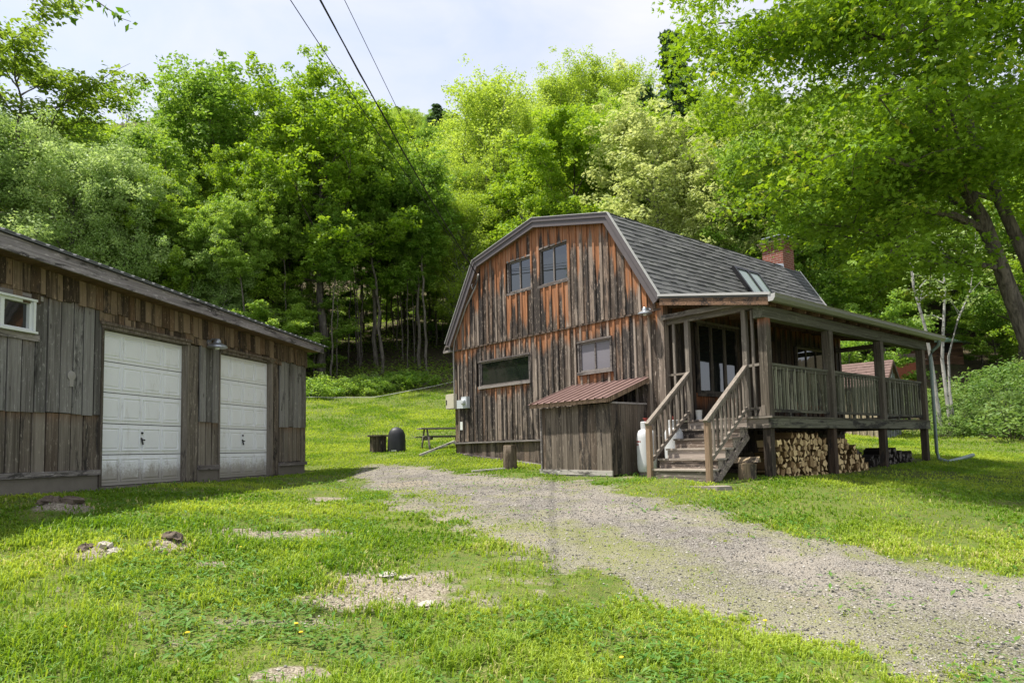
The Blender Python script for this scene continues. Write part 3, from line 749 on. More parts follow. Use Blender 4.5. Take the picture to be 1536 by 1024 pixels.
window(house, GT, *WU[0], M['glass'], M['frame']); window(house, GT, *WU[1], M['glass'], M['frame'])
window(house, GT, *WL, M['glass_green'], M['frame'], panes=1, fw=0.04)
window(house, GT, *WR, M['glass_curtain'], M['frame'])
ST = lambda s, d, z: (d, s, z)
window(house, ST, *W1, M['glass'], M['porch'], panes=3, fw=0.07, mull=0.09)
window(house, ST, *W2, M['glass'], M['porch'], panes=3, fw=0.06)
# porch door
dr = MB(); dr.box(-0.005, 0.035, 3.55, 4.45, 0.26, 2.28, 0.4)
for z0_, z1_ in ((0.4, 1.1), (1.25, 2.1)): dr.box(0.03, 0.05, 3.68, 4.32, z0_, z1_, 0.2)
o = dr.build('door', M['side'], house)
kb = MB(); kb.lathe((0.075, 4.37, 1.2), [(0.012, -0.03), (0.03, 0.0), (0.03, 0.02), (0.005, 0.03)], 10, axis='X'); kb.build('handle', M['black_metal'], o)

# roof: shingle courses laid tab by tab
def shingle_slope(mb, p0, along, upv, length, slen, expo=0.142):
    p0 = Vector(p0); a = Vector(along).normalized(); u = Vector(upv).normalized(); nrm = a.cross(u).normalized()
    if nrm.z < 0: nrm = -nrm
    rows = int(math.ceil(slen/expo))
    for r in range(rows):
        s0 = r*expo; s1 = min(slen, s0+expo*1.04); x = -random.uniform(0, 0.3)
        tone = random.uniform(-0.08, 0.08)
        while x < length:
            w = random.choice((0.16, 0.22, 0.28, 0.33)); x0 = max(0, x); x1 = min(length, x+w-0.004)
            x += w
            if x1-x0 < 0.02: continue
            lift = 0.016 + random.choice((0, 0.007)); sag = random.choice((0, 0, 0.018))
            b0 = p0 + a*x0 + u*(s0-sag); b1 = p0 + a*x1 + u*(s0-sag)
            t0 = p0 + a*x0 + u*s1; t1 = p0 + a*x1 + u*s1
            vs = [b0+nrm*lift, b1+nrm*lift, t1+nrm*0.004, t0+nrm*0.004, b0, b1]
            mb.add(vs, [(0,1,2,3), (4,5,1,0), (4,0,3), (5,2,1)], min(1, max(0, random.random()+tone)))
V0, V1 = -0.20, 8.44
for i, ((a, za), (b, zb)) in enumerate(zip(PROF[:-1], PROF[1:])):
    mb = MB(); d = Vector((b-a, 0, zb-za)); sl = d.length
    n = Vector((-(zb-za), 0, b-a)).normalized()
    if n.z < 0: n = -n
    lo, hi = ((a, za), (b, zb)) if zb > za else ((b, zb), (a, za))
    # deck under the shingles
    q = [Vector((lo[0], V0+0.02, lo[1]))-n*0.005, Vector((hi[0], V0+0.02, hi[1]))-n*0.005, Vector((hi[0], V0+0.02, hi[1]))-n*0.09, Vector((lo[0], V0+0.02, lo[1]))-n*0.09]
    mb.prism(q, (0, V1-V0-0.04, 0), 0.4)
    shingle_slope(mb, (lo[0], V0, lo[1]), (0, 1, 0), Vector((hi[0]-lo[0], 0, hi[1]-lo[1])), V1-V0, sl)
    mb.build('roof', M['shingles'], house)
rc = MB()
for k in range(28):
    y0 = V0 + k*0.31
    rc.add([(-3.80, y0, 5.425), (-3.64, y0, 5.475), (-3.48, y0, 5.425), (-3.80, y0+0.32, 5.415), (-3.64, y0+0.32, 5.465), (-3.48, y0+0.32, 5.415)], [(0,1,4,3), (1,2,5,4)], random.random())
rc.build('ridge_cap', M['shingles'], house)

# rake boards, mitred round the gambrel: a broad board, a narrow crown strip on top, and a soffit back to the wall
def offset_profile(pts, d):
    out = []
    for i, p in enumerate(pts):
        p = Vector((p[0], p[1]))
        dirs = []
        if i > 0: dirs.append((p - Vector(pts[i-1])).normalized())
        if i < len(pts)-1: dirs.append((Vector(pts[i+1]) - p).normalized())
        ns = [Vector((e.y, -e.x)) for e in dirs]
        m = sum(ns, Vector((0, 0))).normalized(); k = d / max(0.3, m.dot(ns[0]))
        out.append(p + m*k)
    return out
def rake(mb, pts, d0, d1, va, vb):
    A = offset_profile(pts, d0); B = offset_profile(pts, d1)
    for i in range(len(pts)-1):
        ring = [(A[i].x, va, A[i].y), (A[i+1].x, va, A[i+1].y), (B[i+1].x, va, B[i+1].y), (B[i].x, va, B[i].y)]
        mb.prism(ring, (0, vb-va, 0), random.random())
for va, sgn in ((V0, -1), (V1, 1)):
    m1 = MB(); rake(m1, PROF, -0.012, 0.085, va+sgn*0.055, va); rake(m1, PROF, 0.085, 0.21, va+sgn*0.030, va); m1.build('rake_board', M['rake'], house)
    m2 = MB(); rake(m2, PROF, -0.026, -0.012, va+sgn*0.075, va+0.001); m2.build('drip_edge', M['white_metal'], house)
sf = MB(); rake(sf, PROF, 0.15, 0.17, V0, 0.0); sf.build('soffit', M['soffit'], house)
# left eave: gutter stub seen end on
gt = MB(); gt.box(-7.56, -7.42, V0+0.12, V1, 2.60, 2.72, 0.5); gt.build('gutter', M['gutter'], house)
ge = MB(); ge.beam((-7.44, V0+0.04, 2.74), (-7.62, V0+0.1, 2.62), 0.10, 0.05); ge.box(-7.62, -7.28, V0+0.02, V0+0.10, 2.55, 2.62, 0.5); ge.build('eave_board', M['trimwood'], house)

# chimney
ch = MB(); cu0, cu1, cv0, cv1 = -1.84, -1.19, 7.48, 8.13
ch.box(cu0, cu1, cv0, cv1, 4.6, 5.52, 0.5)
ch.box(cu0-0.03, cu1+0.03, cv0-0.03, cv1+0.03, 5.52, 5.60, 0.5)
ch.box(cu0-0.06, cu1+0.06, cv0-0.06, cv1+0.06, 5.60, 5.69, 0.5)
chim = ch.build('chimney', M['brick'], house)
cc = MB(); cc.box(cu0-0.10, cu1+0.10, cv0-0.10, cv1+0.10, 5.69, 5.735, 0.5); cc.build('chimney_cap', M['soil'], chim)
fl = MB(); fl.box(cu0+0.08, cu1-0.08, cv0+0.08, cv1-0.08, 5.735, 5.87, 0.5); fl.build('flue', M['black_metal'], chim)
lid = MB(); lid.box(cu0+0.0, cu1-0.0, cv0+0.0, cv1-0.0, 5.88, 5.905, 0.5); lid.build('flue_lid', M['steel'], chim)
fs = MB(); fs.add([(cu1+0.008, cv0-0.02, 4.86), (cu1+0.008, cv1+0.02, 4.86), (cu1+0.03, cv1+0.02, 4.72), (cu1+0.03, cv0-0.02, 4.72)], [(0,1,2,3)])
fs.add([(cu0, cv0-0.008, 5.16), (cu1+0.008, cv0-0.008, 5.0), (cu1+0.03, cv0-0.012, 4.84), (cu0, cv0-0.012, 5.02)], [(0,1,2,3)])
fs.build('flashing', M['steel'], chim)

# skylight on the steep slope
def slope_pt(t, v, h=0.0):       # t metres up the steep right slope from the eave
    d = Vector((-1.337, 0, 2.12)).normalized(); n = Vector((2.12, 0, 1.337)).normalized()
    q = Vector((0.127, v, 2.79)) + d*t + n*h
    return q
skf = MB()
for t0, t1, va, vb in ((0.60, 0.68, 3.95, 5.15), (1.62, 1.70, 3.95, 5.15), (0.68, 1.62, 3.95, 4.03), (0.68, 1.62, 5.07, 5.15), (0.68, 1.62, 4.51, 4.60)):
    skf.prism([slope_pt(t0, va, 0.0), slope_pt(t0, vb, 0.0), slope_pt(t1, vb, 0.0), slope_pt(t1, va, 0.0)], slope_pt(0, 0, 0.11)-slope_pt(0, 0, 0), 0.5)
sky_o = skf.build('skylight', M['black_metal'], house)
for va, vb in ((4.03, 4.51), (4.60, 5.07)):
    pm = MB(); pm.add([slope_pt(0.68, va, 0.09), slope_pt(0.68, vb, 0.09), slope_pt(1.62, vb, 0.09), slope_pt(1.62, va, 0.09)], [(0,1,2,3)]); pm.build('skylight_pane', M['glass_sky'], sky_o)

# barn lamp under the right eave
def gooseneck(parent, c, out, s=1.0):
    c = Vector(c); out = Vector(out)
    m = MB(); m.tube([c, c+out*0.06*s+Vector((0,0,0.05*s)), c+out*0.14*s+Vector((0,0,0.03*s))], 0.013*s, 8)
    m.lathe(c+out*0.15*s+Vector((0,0,0.0)), [(0.03*s, 0.05*s), (0.055*s, 0.02*s), (0.06*s, -0.02*s), (0.15*s, -0.07*s), (0.155*s, -0.095*s), (0.14*s, -0.10*s)], 18)
    o = m.build('wall_lamp', M['steel'], parent)
    b = MB(); b.lathe(c+out*0.15*s, [(0.02*s, -0.05*s), (0.045*s, -0.09*s), (0.03*s, -0.125*s)], 12); b.build('bulb', M['white_frame'], o)
    p = MB(); p.lathe(c, [(0.05*s, -0.01), (0.05*s, 0.01)], 12, axis='Y'); p.build('mounting_plate', M['steel'], o)
    return o
gooseneck(house, (-0.29, -0.06, 2.60), (0, -1, 0), 1.0)

# electric service: meter boxes, conduit and weatherhead
m = MB(); m.box(-7.52, -7.16, -0.16, -0.05, 0.93, 1.36, 0.5); m.box(-7.53, -7.15, -0.175, -0.158, 0.95, 1.34, 0.5)
pb = m.build('panel_box', M['beige'], house)
lt = MB(); lt.box(-7.505, -7.475, -0.185, -0.175, 1.06, 1.20, 0.5); lt.build('latch', M['black_metal'], pb)
m = MB(); m.box(-7.05, -6.80, -0.14, -0.05, 0.93, 1.16, 0.5); m.box(-6.80, -6.56, -0.17, -0.05, 0.92, 1.24, 0.5); m.lathe((-6.68, -0.17, 1.10), [(0.085, 0.0), (0.085, -0.05), (0.06, -0.075), (0.005, -0.08)], 16, axis='Y')
m.build('electric_meter', M['meter'], house)
m = MB(); m.tube([(-7.22, -0.09, 1.30), (-7.22, -0.10, 2.55), (-7.16, -0.11, 2.85), (-6.55, -0.13, 3.75), (-6.12, -0.14, 4.18), (-5.98, -0.16, 4.42), (-5.86, -0.22, 4.50), (-5.80, -0.30, 4.42)], 0.022, 8)
m.build('conduit', M['pipe'], house)
m = MB(); m.tube([(-6.05, -0.16, 4.40), (-6.12, -0.26, 4.25), (-6.02, -0.30, 4.10), (-5.88, -0.28, 4.28), (-5.84, -0.26, 4.48)], 0.016, 6); m.build('service_drop', M['cable'], house)
m = MB(); m.box(-7.02, -6.88, -0.055, -0.04, 0.33, 0.56, 0.5); m.build('notice', M['white_frame'], house)

# ------------------------------------------------------------------ porch
PU, PL = 2.29, 7.87; DT, DB = 0.254, 0.04; GLOW = 0.23
dk = MB()
n = 16
for k in range(n):
    a = 0.02 + k*(PU-0.0)/n; dk.box(a, a+PU/n-0.008, 0.0, PL, DT-0.035, DT, None)
dk.build('porch_deck', M['porch_y'], house)
bm = MB(); bm.box(PU-0.045, PU, 0.0, PL, DB, DT-0.037, 0.75); bm.box(PU-0.16, PU-0.05, 0.1, PL-0.1, DB, DT-0.04, 0.4)
bm.build('rim_beam', M['porch_y'], house)
bf = MB(); bf.box(1.86, PU-0.047, 0.002, 0.045, DB, DT-0.037, 0.8); bf.box(0.03, 1.84, 0.05, 0.09, DB, DT-0.037, 0.3); bf2 = MB(); bf2.box(0.03, PU-0.06, PL-0.05, PL-0.005, DB, DT-0.037, 0.4); bf2.build('end_beam', M['porch_x'], house)
bf.box(1.80, PU+0.04, -0.03, 0.0, DT-0.034, DT+0.004, 0.9)
bf.build('end_beam', M['porch_x'], house)
jo = MB()
for k in range(1, 14): jo.box(0.03, PU-0.17, 0.5*k+0.4, 0.5*k+0.44, DB+0.02, DT-0.04)
jo.build('joists', M['porch_x'], house)
posts_v = (0.0, 2.52, 5.08, 7.66); PS = 0.165
for i, v in enumerate(posts_v):
    p = MB(); p.box(PU-PS-0.01, PU-0.01, v, v+PS, DT, 2.05, 0.35+0.1*i, 2.12 if i == 0 else None); p.build('porch_post', M['porch'], house)
    q = MB(); q.box(PU-PS-0.03, PU-0.052, v+0.05, v+PS+0.04, -1.05, DB, 0.3+0.1*i); q.build('deck_support', M['side'], house)
tb = MB(); tb.box(PU-0.20, PU-0.005, -0.1, PL+0.1, 2.052, 2.27, 0.6); tb.build('porch_beam', M['porch_y'], house)
for q in ((0.02, 0.10, 2.24, 2.36), (-0.12, -0.06, 2.33, 2.43), (PL-0.1, PL, 2.24, 2.36)):
    cb = MB(); cb.box(0.05, PU-0.21, *q, 0.5); cb.build('cross_beam', M['porch_x'], house)
def prz(u): return 2.80 - (u-0.12)*0.168
rf = MB()
rf.prism([(0.10, -0.28, prz(0.10)), (2.52, -0.28, prz(2.52)), (2.52, -0.28, prz(2.52)-0.04), (0.10, -0.28, prz(0.10)-0.04)], (0, 8.55, 0), 0.35)
shingle_slope(rf, (2.53, -0.29, prz(2.53)+0.003), (0, 1, 0), (-1, 0, 0.168), 8.57, 2.42)
rf.build('porch_roof', M['shingles'], house)
ra = MB()
for k in range(15):
    v = 0.15 + k*0.57; ra.beam((0.06, v, prz(0.06)-0.13), (2.42, v, prz(2.42)-0.10), 0.045, 0.13)
ra.build('rafters', M['soffit'], house)
rb = MB(); rb.beam((0.14, -0.26, prz(0.14)-0.115), (2.50, -0.26, prz(2.5)-0.115), 0.03, 0.14); rb.build('porch_rake', M['soffit'], house)
de = MB(); de.beam((0.12, -0.298, prz(0.12)+0.018), (2.56, -0.298, prz(2.56)+0.018), 0.03, 0.045); de.build('porch_drip_edge', M['white_metal'], house)
g = MB()
# K-profile gutter with an end cap
prof = [(2.515, 2.27), (2.60, 2.27), (2.645, 2.33), (2.645, 2.375), (2.655, 2.40), (2.635, 2.40), (2.515, 2.395)]
g.prism([(u, -0.285, z) for u, z in prof], (0, 8.57, 0), 0.5); g.build('porch_gutter', M['gutter'], house)
g = MB(); g.prism([(u, -0.30, z) for u, z in prof], (0, 0.014, 0), 0.5); g.build('gutter_cap', M['white_metal'], house)
d = MB(); d.tube([(2.58, 8.0, 2.28), (2.55, 8.0, 2.16), (2.40, 7.98, 2.02), (2.36, 7.97, 1.90), (2.36, 7.97, -0.55), (2.40, 7.97, -0.72), (2.60, 7.96, -0.79)], 0.042, 10); d.build('downspout', M['downspout'], house)

# railings
def railing(parent, tf, s0, s1, ztop, zbot, nb, mat_r, feet=()):
    o = MB(); a, b = tf(s0, ztop), tf(s1, ztop); o.beam(a, b, 0.075, 0.045, rnd=0.7)
    a2, b2 = tf(s0, zbot), tf(s1, zbot); o.beam(a2, b2, 0.05, 0.055, rnd=0.5)
    a3, b3 = tf(s0, ztop-0.055), tf(s1, ztop-0.055); o.beam(a3, b3, 0.035, 0.06, rnd=0.5)
    for f in feet:
        q = Vector(tf(f, zbot)); o.box(q.x-0.022, q.x+0.022, q.y-0.03, q.y+0.03, DT, q.z-0.025, 0.5)
    r = o.build('porch_railing', mat_r, parent)
    for k in range(nb):
        s = s0 + (s1-s0)*(k+0.6)/(nb+0.2)
        p = Vector(tf(s, zbot-0.02)); q = Vector(tf(s, ztop-0.03))
        bmb = MB(); bmb.box(p.x-0.019, p.x+0.019, p.y-0.019, p.y+0.019, p.z, q.z); bmb.build('baluster', M['rail_green'], r)
    return r
M['rail_green'] = wood('porch_rail_wood', grey=(0.28,0.28,0.20), dark=(0.09,0.09,0.06), o_len=0, black=0.1, brown=0.15)
RT = lambda s, z: (PU-0.10, s, z)
for a, b, nb, ft in ((0.21, 2.50, 16, (0.9, 1.5)), (2.73, 5.06, 16, (3.7, 4.4)), (5.29, 7.64, 15, (6.1, 6.8))):
    railing(house, RT, a, b, 1.215, 0.36, nb, M['porch_y'], ft)
railing(house, lambda s, z: (s, PL-0.1, z), 0.1, PU-0.22, 1.215, 0.36, 13, M['porch_x'])
# the short front rail beside the corner post, the thin pole, and the rail by the wall
fr_ = MB(); fr_.beam((1.84, 0.06, 1.20), (PU-PS-0.012, 0.06, 1.215), 0.05, 0.05); lr_ = MB(); lr_.beam((1.84, 0.06, 0.40), (PU-PS-0.012, 0.06, 0.40), 0.05, 0.05); lr_.build('bottom_rail', M['porch_x'], house)
fr_o = fr_.build('porch_railing', M['porch_x'], house)
tp = MB(); tp.box(1.955, 2.0, 0.035, 0.08, DT+0.01, 2.25, 0.6); tp.build('baluster', M['rail'], fr_o)
fl_ = MB(); fl_.beam((0.06, 0.05, 1.20), (0.50, 0.05, 1.20), 0.04, 0.04); fl_o = fl_.build('porch_railing', M['porch_x'], house)
tp = MB(); tp.box(0.20, 0.25, 0.03, 0.07, DT, 2.25, 0.6); tp.build('baluster', M['rail'], fl_o)
gs = MB(); gs.prism([(PU-0.24, -0.012, DT+0.01), (PU-0.09, -0.012, DT+0.01), (PU-0.09, -0.012, DT+0.20), (PU-0.16, -0.012, DT+0.20)], (0, 0.011, 0), 0.8); gs.build('brace', M['rail'], house)

# stairs down to the yard
SU0, SU1 = 0.60, 1.78; RISE, RUN = 0.184, 0.252
st = MB()
for u in (SU0-0.02, SU1+0.02, (SU0+SU1)/2):
    ring = [(u-0.02, 0.0, DT-0.06)]
    for i in range(1, 6):
        ring += [(u-0.02, -RUN*(i-1)-0.02, DT-RISE*i-0.035), (u-0.02, -RUN*i-0.0, DT-RISE*i-0.035)]
    ring += [(u-0.02, -RUN*5-0.0, DT-RISE*6+0.0), (u-0.02, -RUN*4+0.08, DT-RISE*6+0.0), (u-0.02, 0.0, DT-0.42)]
    # stepped stringer as convex pieces
    for i in range(1, 6):
        st.box(u-0.02, u+0.02, -RUN*i, -RUN*(i-1)-0.001, max(DT-RISE*6, DT-RISE*i-0.20), DT-RISE*i-0.036, 0.5)
st.beam((SU1+0.055, -0.02, DT-0.35), (SU1+0.055, -1.22, DT-0.35-0.88), 0.035, 0.11, rnd=0.35)
stairs = st.build('stairs', M['stair'], house)
for i in range(1, 6):
    t_ = MB(); t_.box(SU0-0.06, SU1+0.06, -RUN*i-0.035, -RUN*(i-1)-0.014, DT-RISE*i-0.034, DT-RISE*i, None); t_.build('tread', M['stair'], stairs)
for i in range(1, 7):
    t_ = MB(); zt_ = DT-RISE*(i-1)-0.036; t_.box(SU0-0.035, SU1+0.035, -RUN*(i-1)-0.012, -RUN*(i-1)-0.001 if i > 1 else 0.001, zt_-RISE+(0.038 if i < 6 else 0.0), zt_, None); t_.build('riser', M['stair'], stairs)
t_ = MB(); t_.box(SU0-0.06, SU1+0.06, -0.036, 0.05, DT-0.034, DT+0.002, 0.8); t_.build('tread', M['stair'], stairs)
def stair_rail(u):
    sgn = -1 if u < 1 else 1
    r = MB(); r.beam((u, 0.02, 1.20), (u, -1.36, 0.155), 0.085, 0.05, rnd=0.7); r.beam((u, 0.02, 1.13), (u, -1.32, 0.115), 0.035, 0.07, rnd=0.5)
    r.beam((u, 0.0, 0.42), (u, -1.22, -0.50), 0.05, 0.06, rnd=0.6)
    o = r.build('stair_railing', M['rail'], stairs)
    for k in range(9):
        f = (k+0.7)/9.6; v = -1.24*f; z0_ = 0.42-0.754*1.24*f; 
        q = MB(); q.box(u-0.018, u+0.018, v-0.018, v+0.018, z0_+0.0, 1.14-0.757*1.24*f); q.build('baluster', M['rail'], stairs)
    q = MB(); q.box(u-0.045, u+0.045, -1.345, -1.255, DT-RISE*6-0.05, 0.135, 0.7); q.build('newel_post', M['newel'], stairs)
    q = MB(); q.box(u-0.045, u+0.045, 0.005, 0.095, DT-0.2, 2.27, 0.55); q.build('newel_post', M['rail'], stairs)
stair_rail(0.555); stair_rail(1.825)
# ------------------------------------------------------------------ garage (local axes: s along the front, -y outwards, z up)
garage = empty('garage', GO, GR, 'long weathered plank garage with two white overhead doors', 'garage')
GD = [(0.0, 2.008, 2.59), (3.01, 4.87, 2.575)]; SE = 6.42; S0 = -6.2; GYB = 6.5
FZ = lambda s: 3.27 - (s+2.2)*0.0325          # underside of the fascia settles towards the far end
gc = MB()
gc.box(S0, SE-0.02, 0.32, GYB, -0.1, 3.1, 0.3); gc.build('wall_core', M['dark'], garage)
T2 = lambda s, d, z: (s, -d, z)
def gwall(name, mat, a, b, z0, z1, **kw):
    m = MB(); strip_wall(m, T2, a, b, z0, z1, kw.pop('holes', []), kw.pop('prot', lambda s: 2.93), pitch=kw.pop('pitch', 0.21), battens=False, gap=0.022, off=kw.pop('off', 0.0), **kw)
    return m.build(name, mat, garage)
GWIN = (-2.75, -1.30, 2.27, 2.80)
gwall('upper_wall_boards', M['garage'], S0, -0.03, lambda s: 1.16, lambda s: 3.05, holes=[GWIN], off=0.02)
gwall('lower_wall_boards', M['garage_low'], S0, -0.03, lambda s: 0.28, lambda s: 1.16, prot=lambda s: 1.16)
gwall('upper_wall_boards', M['garage'], 2.38, 2.98, lambda s: 1.14, lambda s: 2.95, off=0.02, pitch=0.2)
gwall('lower_wall_boards', M['garage_low'], 2.38, 2.98, lambda s: 0.28, lambda s: 1.14, prot=lambda s: 1.14, pitch=0.2)
gwall('upper_wall_boards', M['garage'], 5.22, SE, lambda s: 1.12, lambda s: 2.95, off=0.02, pitch=0.2)
gwall('lower_wall_boards', M['garage_low'], 5.22, SE, lambda s: 0.30, lambda s: 1.12, prot=lambda s: 1.12, pitch=0.2)
# jambs, broad plank posts beside the doors
for a, b, d in ((-0.05, -0.002, 0.05), (2.012, 2.06, 0.04), (2.07, 2.37, 0.0), (2.985, 3.008, 0.04), (4.875, 4.93, 0.03), (4.94, 5.21, 0.0)):
    j = MB(); j.box(a, b, -d-0.02, 0.30, 0.0, 2.62, None, 2.9); j.build('door_jamb', M['garage_low'], garage)
h = MB()
for a, b, z in ((-0.06, 2.07, 2.60), (2.98, 4.94, 2.585)):
    h.box(a, b, -0.075, 0.25, z, z+0.05, 0.5); h.box(a-0.03, b+0.03, -0.10, -0.06, z+0.052, z+0.10, 0.4)
h.build('door_head', M['garage_low'], garage)
# two courses of wood shingles over the front
sg = MB()
def shrow(a, b, z0, z1, d, w0, w1):
    s = a
    while s < b:
        w = random.uniform(w0, w1); e = min(b, s+w-0.012); zb_ = z0(s) + random.uniform(-0.025, 0.025)
        if e-s > 0.02:
            zt_ = z1(s); t = d + random.uniform(0, 0.02)
            vs = [(s, -t-0.016, zb_), (e, -t-0.016, zb_), (e, -t, zt_), (s, -t, zt_), (s, -0.02, zb_), (e, -0.02, zb_), (e, -0.02, zt_), (s, -0.02, zt_)]
            sg.add(vs, [(0,1,2,3), (4,5,1,0), (4,0,3,7), (1,5,6,2), (3,2,6,7)], random.random(), [zt_-zb_+.1, zt_-zb_+.1, 0, 0]*2)
        s += w
shrow(S0, SE, lambda s: FZ(s)-0.34, lambda s: FZ(s)+0.15, 0.065, 0.09, 0.2)
shrow(-0.1, 5.25, lambda s: FZ(s)-0.34-0.17+0.028*max(0, (s-0)*0.4), lambda s: FZ(s)-0.2, 0.045, 0.08, 0.19)
shrow(S0, -1.2, lambda s: FZ(s)-0.50, lambda s: FZ(s)-0.2, 0.045, 0.1, 0.2)
sg.build('shingle_courses', M['shingle_wood'], garage)
# sill boards and plinth
sb = MB()
for a, b in ((S0, -0.03), (2.38, 3.0), (5.22, SE)):
    sb = MB(); sb.box(a, b, -0.075, 0.0, 0.20, 0.285, None); sb.build('sill_board', M['trimwood'], garage)
pl = MB()
for a, b in ((S0, -0.01), (2.36, 3.02), (5.20, SE-0.05)):
    pl.box(a, b, -0.035, 0.3, -0.35, 0.20, 0.5)
pl.box(-0.02, 5.25, 0.02, 0.35, -0.35, 0.0, 0.4)
pl.build('plinth', M['concrete'], garage)
# overhead doors
def odoor(a, b, H):
    m = MB(); y = 0.075; sec = H/5; nc = 4
    for r in range(5):
        z0_ = 0.012 + r*sec; z1_ = z0_ + sec - 0.014
        m.box(a, b, y, y+0.04, z0_, z1_, 0.5)
        cw = (b-a-0.08)/nc
        for c in range(nc):
            x0 = a+0.04+c*cw+0.045; x1 = a+0.04+(c+1)*cw-0.045; q0 = z0_+0.075; q1 = z1_-0.075
            # embossed frame with a raised, bevelled field
            for (X0, X1, Z0, Z1) in ((x0-0.02, x1+0.02, q0-0.02, q0), (x0-0.02, x1+0.02, q1, q1+0.02), (x0-0.02, x0, q0, q1), (x1, x1+0.02, q0, q1)):
                m.box(X0, X1, y-0.016, y+0.001, Z0, Z1, 0.5)
            k = 0.035
            m.add([(x0+0.012, y, q0+0.012), (x1-0.012, y, q0+0.012), (x1-0.012, y, q1-0.012), (x0+0.012, y, q1-0.012), (x0+k, y-0.014, q0+k), (x1-k, y-0.014, q0+k), (x1-k, y-0.014, q1-k), (x0+k, y-0.014, q1-k)],
                  [(0,1,5,4), (1,2,6,5), (2,3,7,6), (3,0,4,7), (4,5,6,7)], 0.5)
    o = m.build('garage_door', M['door_white'], garage)
    s = MB(); s.box(a+0.01, b-0.01, 0.11, 0.30, 0.0, H, 0.2); s.build('door_backing', M['dark'], o)  # near-black block filling the opening behind the door sections
    hd = MB(); c = (a+b)/2-0.015
    hd.lathe((c+0.015, y-0.02, 0.895), [(0.018, 0.02), (0.018, -0.012), (0.01, -0.015)], 10, axis='Y')
    hd.beam((c-0.015, y-0.03, 0.81), (c+0.01, y-0.045, 0.69), 0.022, 0.022); hd.beam((c-0.005, y-0.03, 0.78), (c+0.06, y-0.04, 0.77), 0.016, 0.022); hd.beam((c+0.06, y-0.04, 0.78), (c+0.06, y-0.04, 0.69), 0.015, 0.015)
    hd.build('handle', M['black_metal'], o)
    hg = MB(); hg.box(a-0.01, a+0.035, 0.03, 0.08, 0.27, 0.34, 0.5); hg.build('bracket', M['black_metal'], o)
odoor(*GD[0]); odoor(*GD[1])
window(garage, T2, -2.72, -1.33, 2.32, 2.76, M['glass'], M['white_frame'], panes=3, fw=0.045, mull=0.06, sill=0.03, head=0.03, depth=0.09, side=0.03)
tr = MB(); tr.box(-2.85, -1.20, -0.075, 0.0, 2.19, 2.285, 0.5); tr.box(-2.85, -1.15, -0.07, 0.0, 2.80, 2.87, 0.6); tr.build('window_trim', M['trimwood'], garage)
# roof
def fz_top(s): return 3.515 - (s+2.2)*0.0405
fa = MB()
fa.prism([(S0, -0.52, FZ(S0)), (6.46, -0.52, FZ(6.46)+0.0), (6.46, -0.52, fz_top(6.46)-0.03), (S0, -0.52, fz_top(S0)-0.03)], (0, 0.035, 0), 0.5)
fa.build('fascia', M['fascia'], garage)
so = MB(); so.prism([(S0, -0.485, FZ(S0)+0.03), (6.46, -0.485, FZ(6.46)+0.03), (6.46, 0.0, FZ(6.46)+0.05), (S0, 0.0, FZ(S0)+0.05)], (0, 0, 0.02), 0.3); so.build('soffit', M['soffit'], garage)
mr = MB()
RS = 0.30
def rz(s, y): return fz_top(s) + (y+0.56)*RS
ymid = GYB/2
ss = np.arange(S0, 6.47, 0.005)
mr.prism([(S0, -0.56, rz(S0, -0.56)), (6.48, -0.56, rz(6.48, -0.56)), (6.48, ymid, rz(6.48, ymid)), (S0, ymid, rz(S0, ymid))], (0, 0, -0.025), 0.5)
mr.prism([(S0, ymid, rz(S0, ymid)), (6.48, ymid, rz(6.48, ymid)), (6.48, GYB+0.5, rz(6.48, -0.5)), (S0, GYB+0.5, rz(S0, -0.5))], (0, 0, -0.025), 0.5)
mr.build('metal_roof', M['roofmetal'], garage)
rb_ = MB(); s = S0+0.1
while s < 6.45:
    for w, hgt in ((0.185, 0.022),):
        a = s; b = s+w
        rb_.prism([(a, -0.565, rz(a, -0.56)+0.001), (b, -0.565, rz(b, -0.56)+0.001), (b-0.02, -0.565, rz(b, -0.56)+hgt), (a+0.02, -0.565, rz(a, -0.56)+hgt)], (0, ymid+0.56, (ymid+0.56)*RS), 0.5)
    s += 0.228
rb_.build('roof_ribs', M['roofmetal'], garage)
gp = MB(); gp.prism([(SE-0.03, 0.0, 2.8), (SE-0.03, GYB, 2.8), (SE-0.03, GYB, 3.05), (SE-0.03, ymid, rz(SE, ymid)-0.05), (SE-0.03, 0.0, 3.05)], (0.02, 0, 0), 0.4); gp.build('gable_panel', M['garage'], garage)
gw = MB(); strip_wall(gw, lambda s, d, z: (SE-0.02+d, s, z), 0.0, GYB, lambda s: -0.05, lambda s: 2.85, [], lambda s: 9, pitch=0.3); gw.build('end_wall_boards', M['garage'], garage)
gooseneck(garage, (2.62, -0.07, 2.74), (0, -1, 0), 1.25)
orn = MB(); orn.lathe((-0.62, -0.055, 1.75), [(0.07, 0.0), (0.075, -0.012), (0.04, -0.02), (0.005, -0.022)], 14, axis='Y'); orn.box(-0.655, -0.585, -0.07, -0.05, 1.58, 1.70, 0.5); orn.build('wall_ornament', M['pipe'], garage)

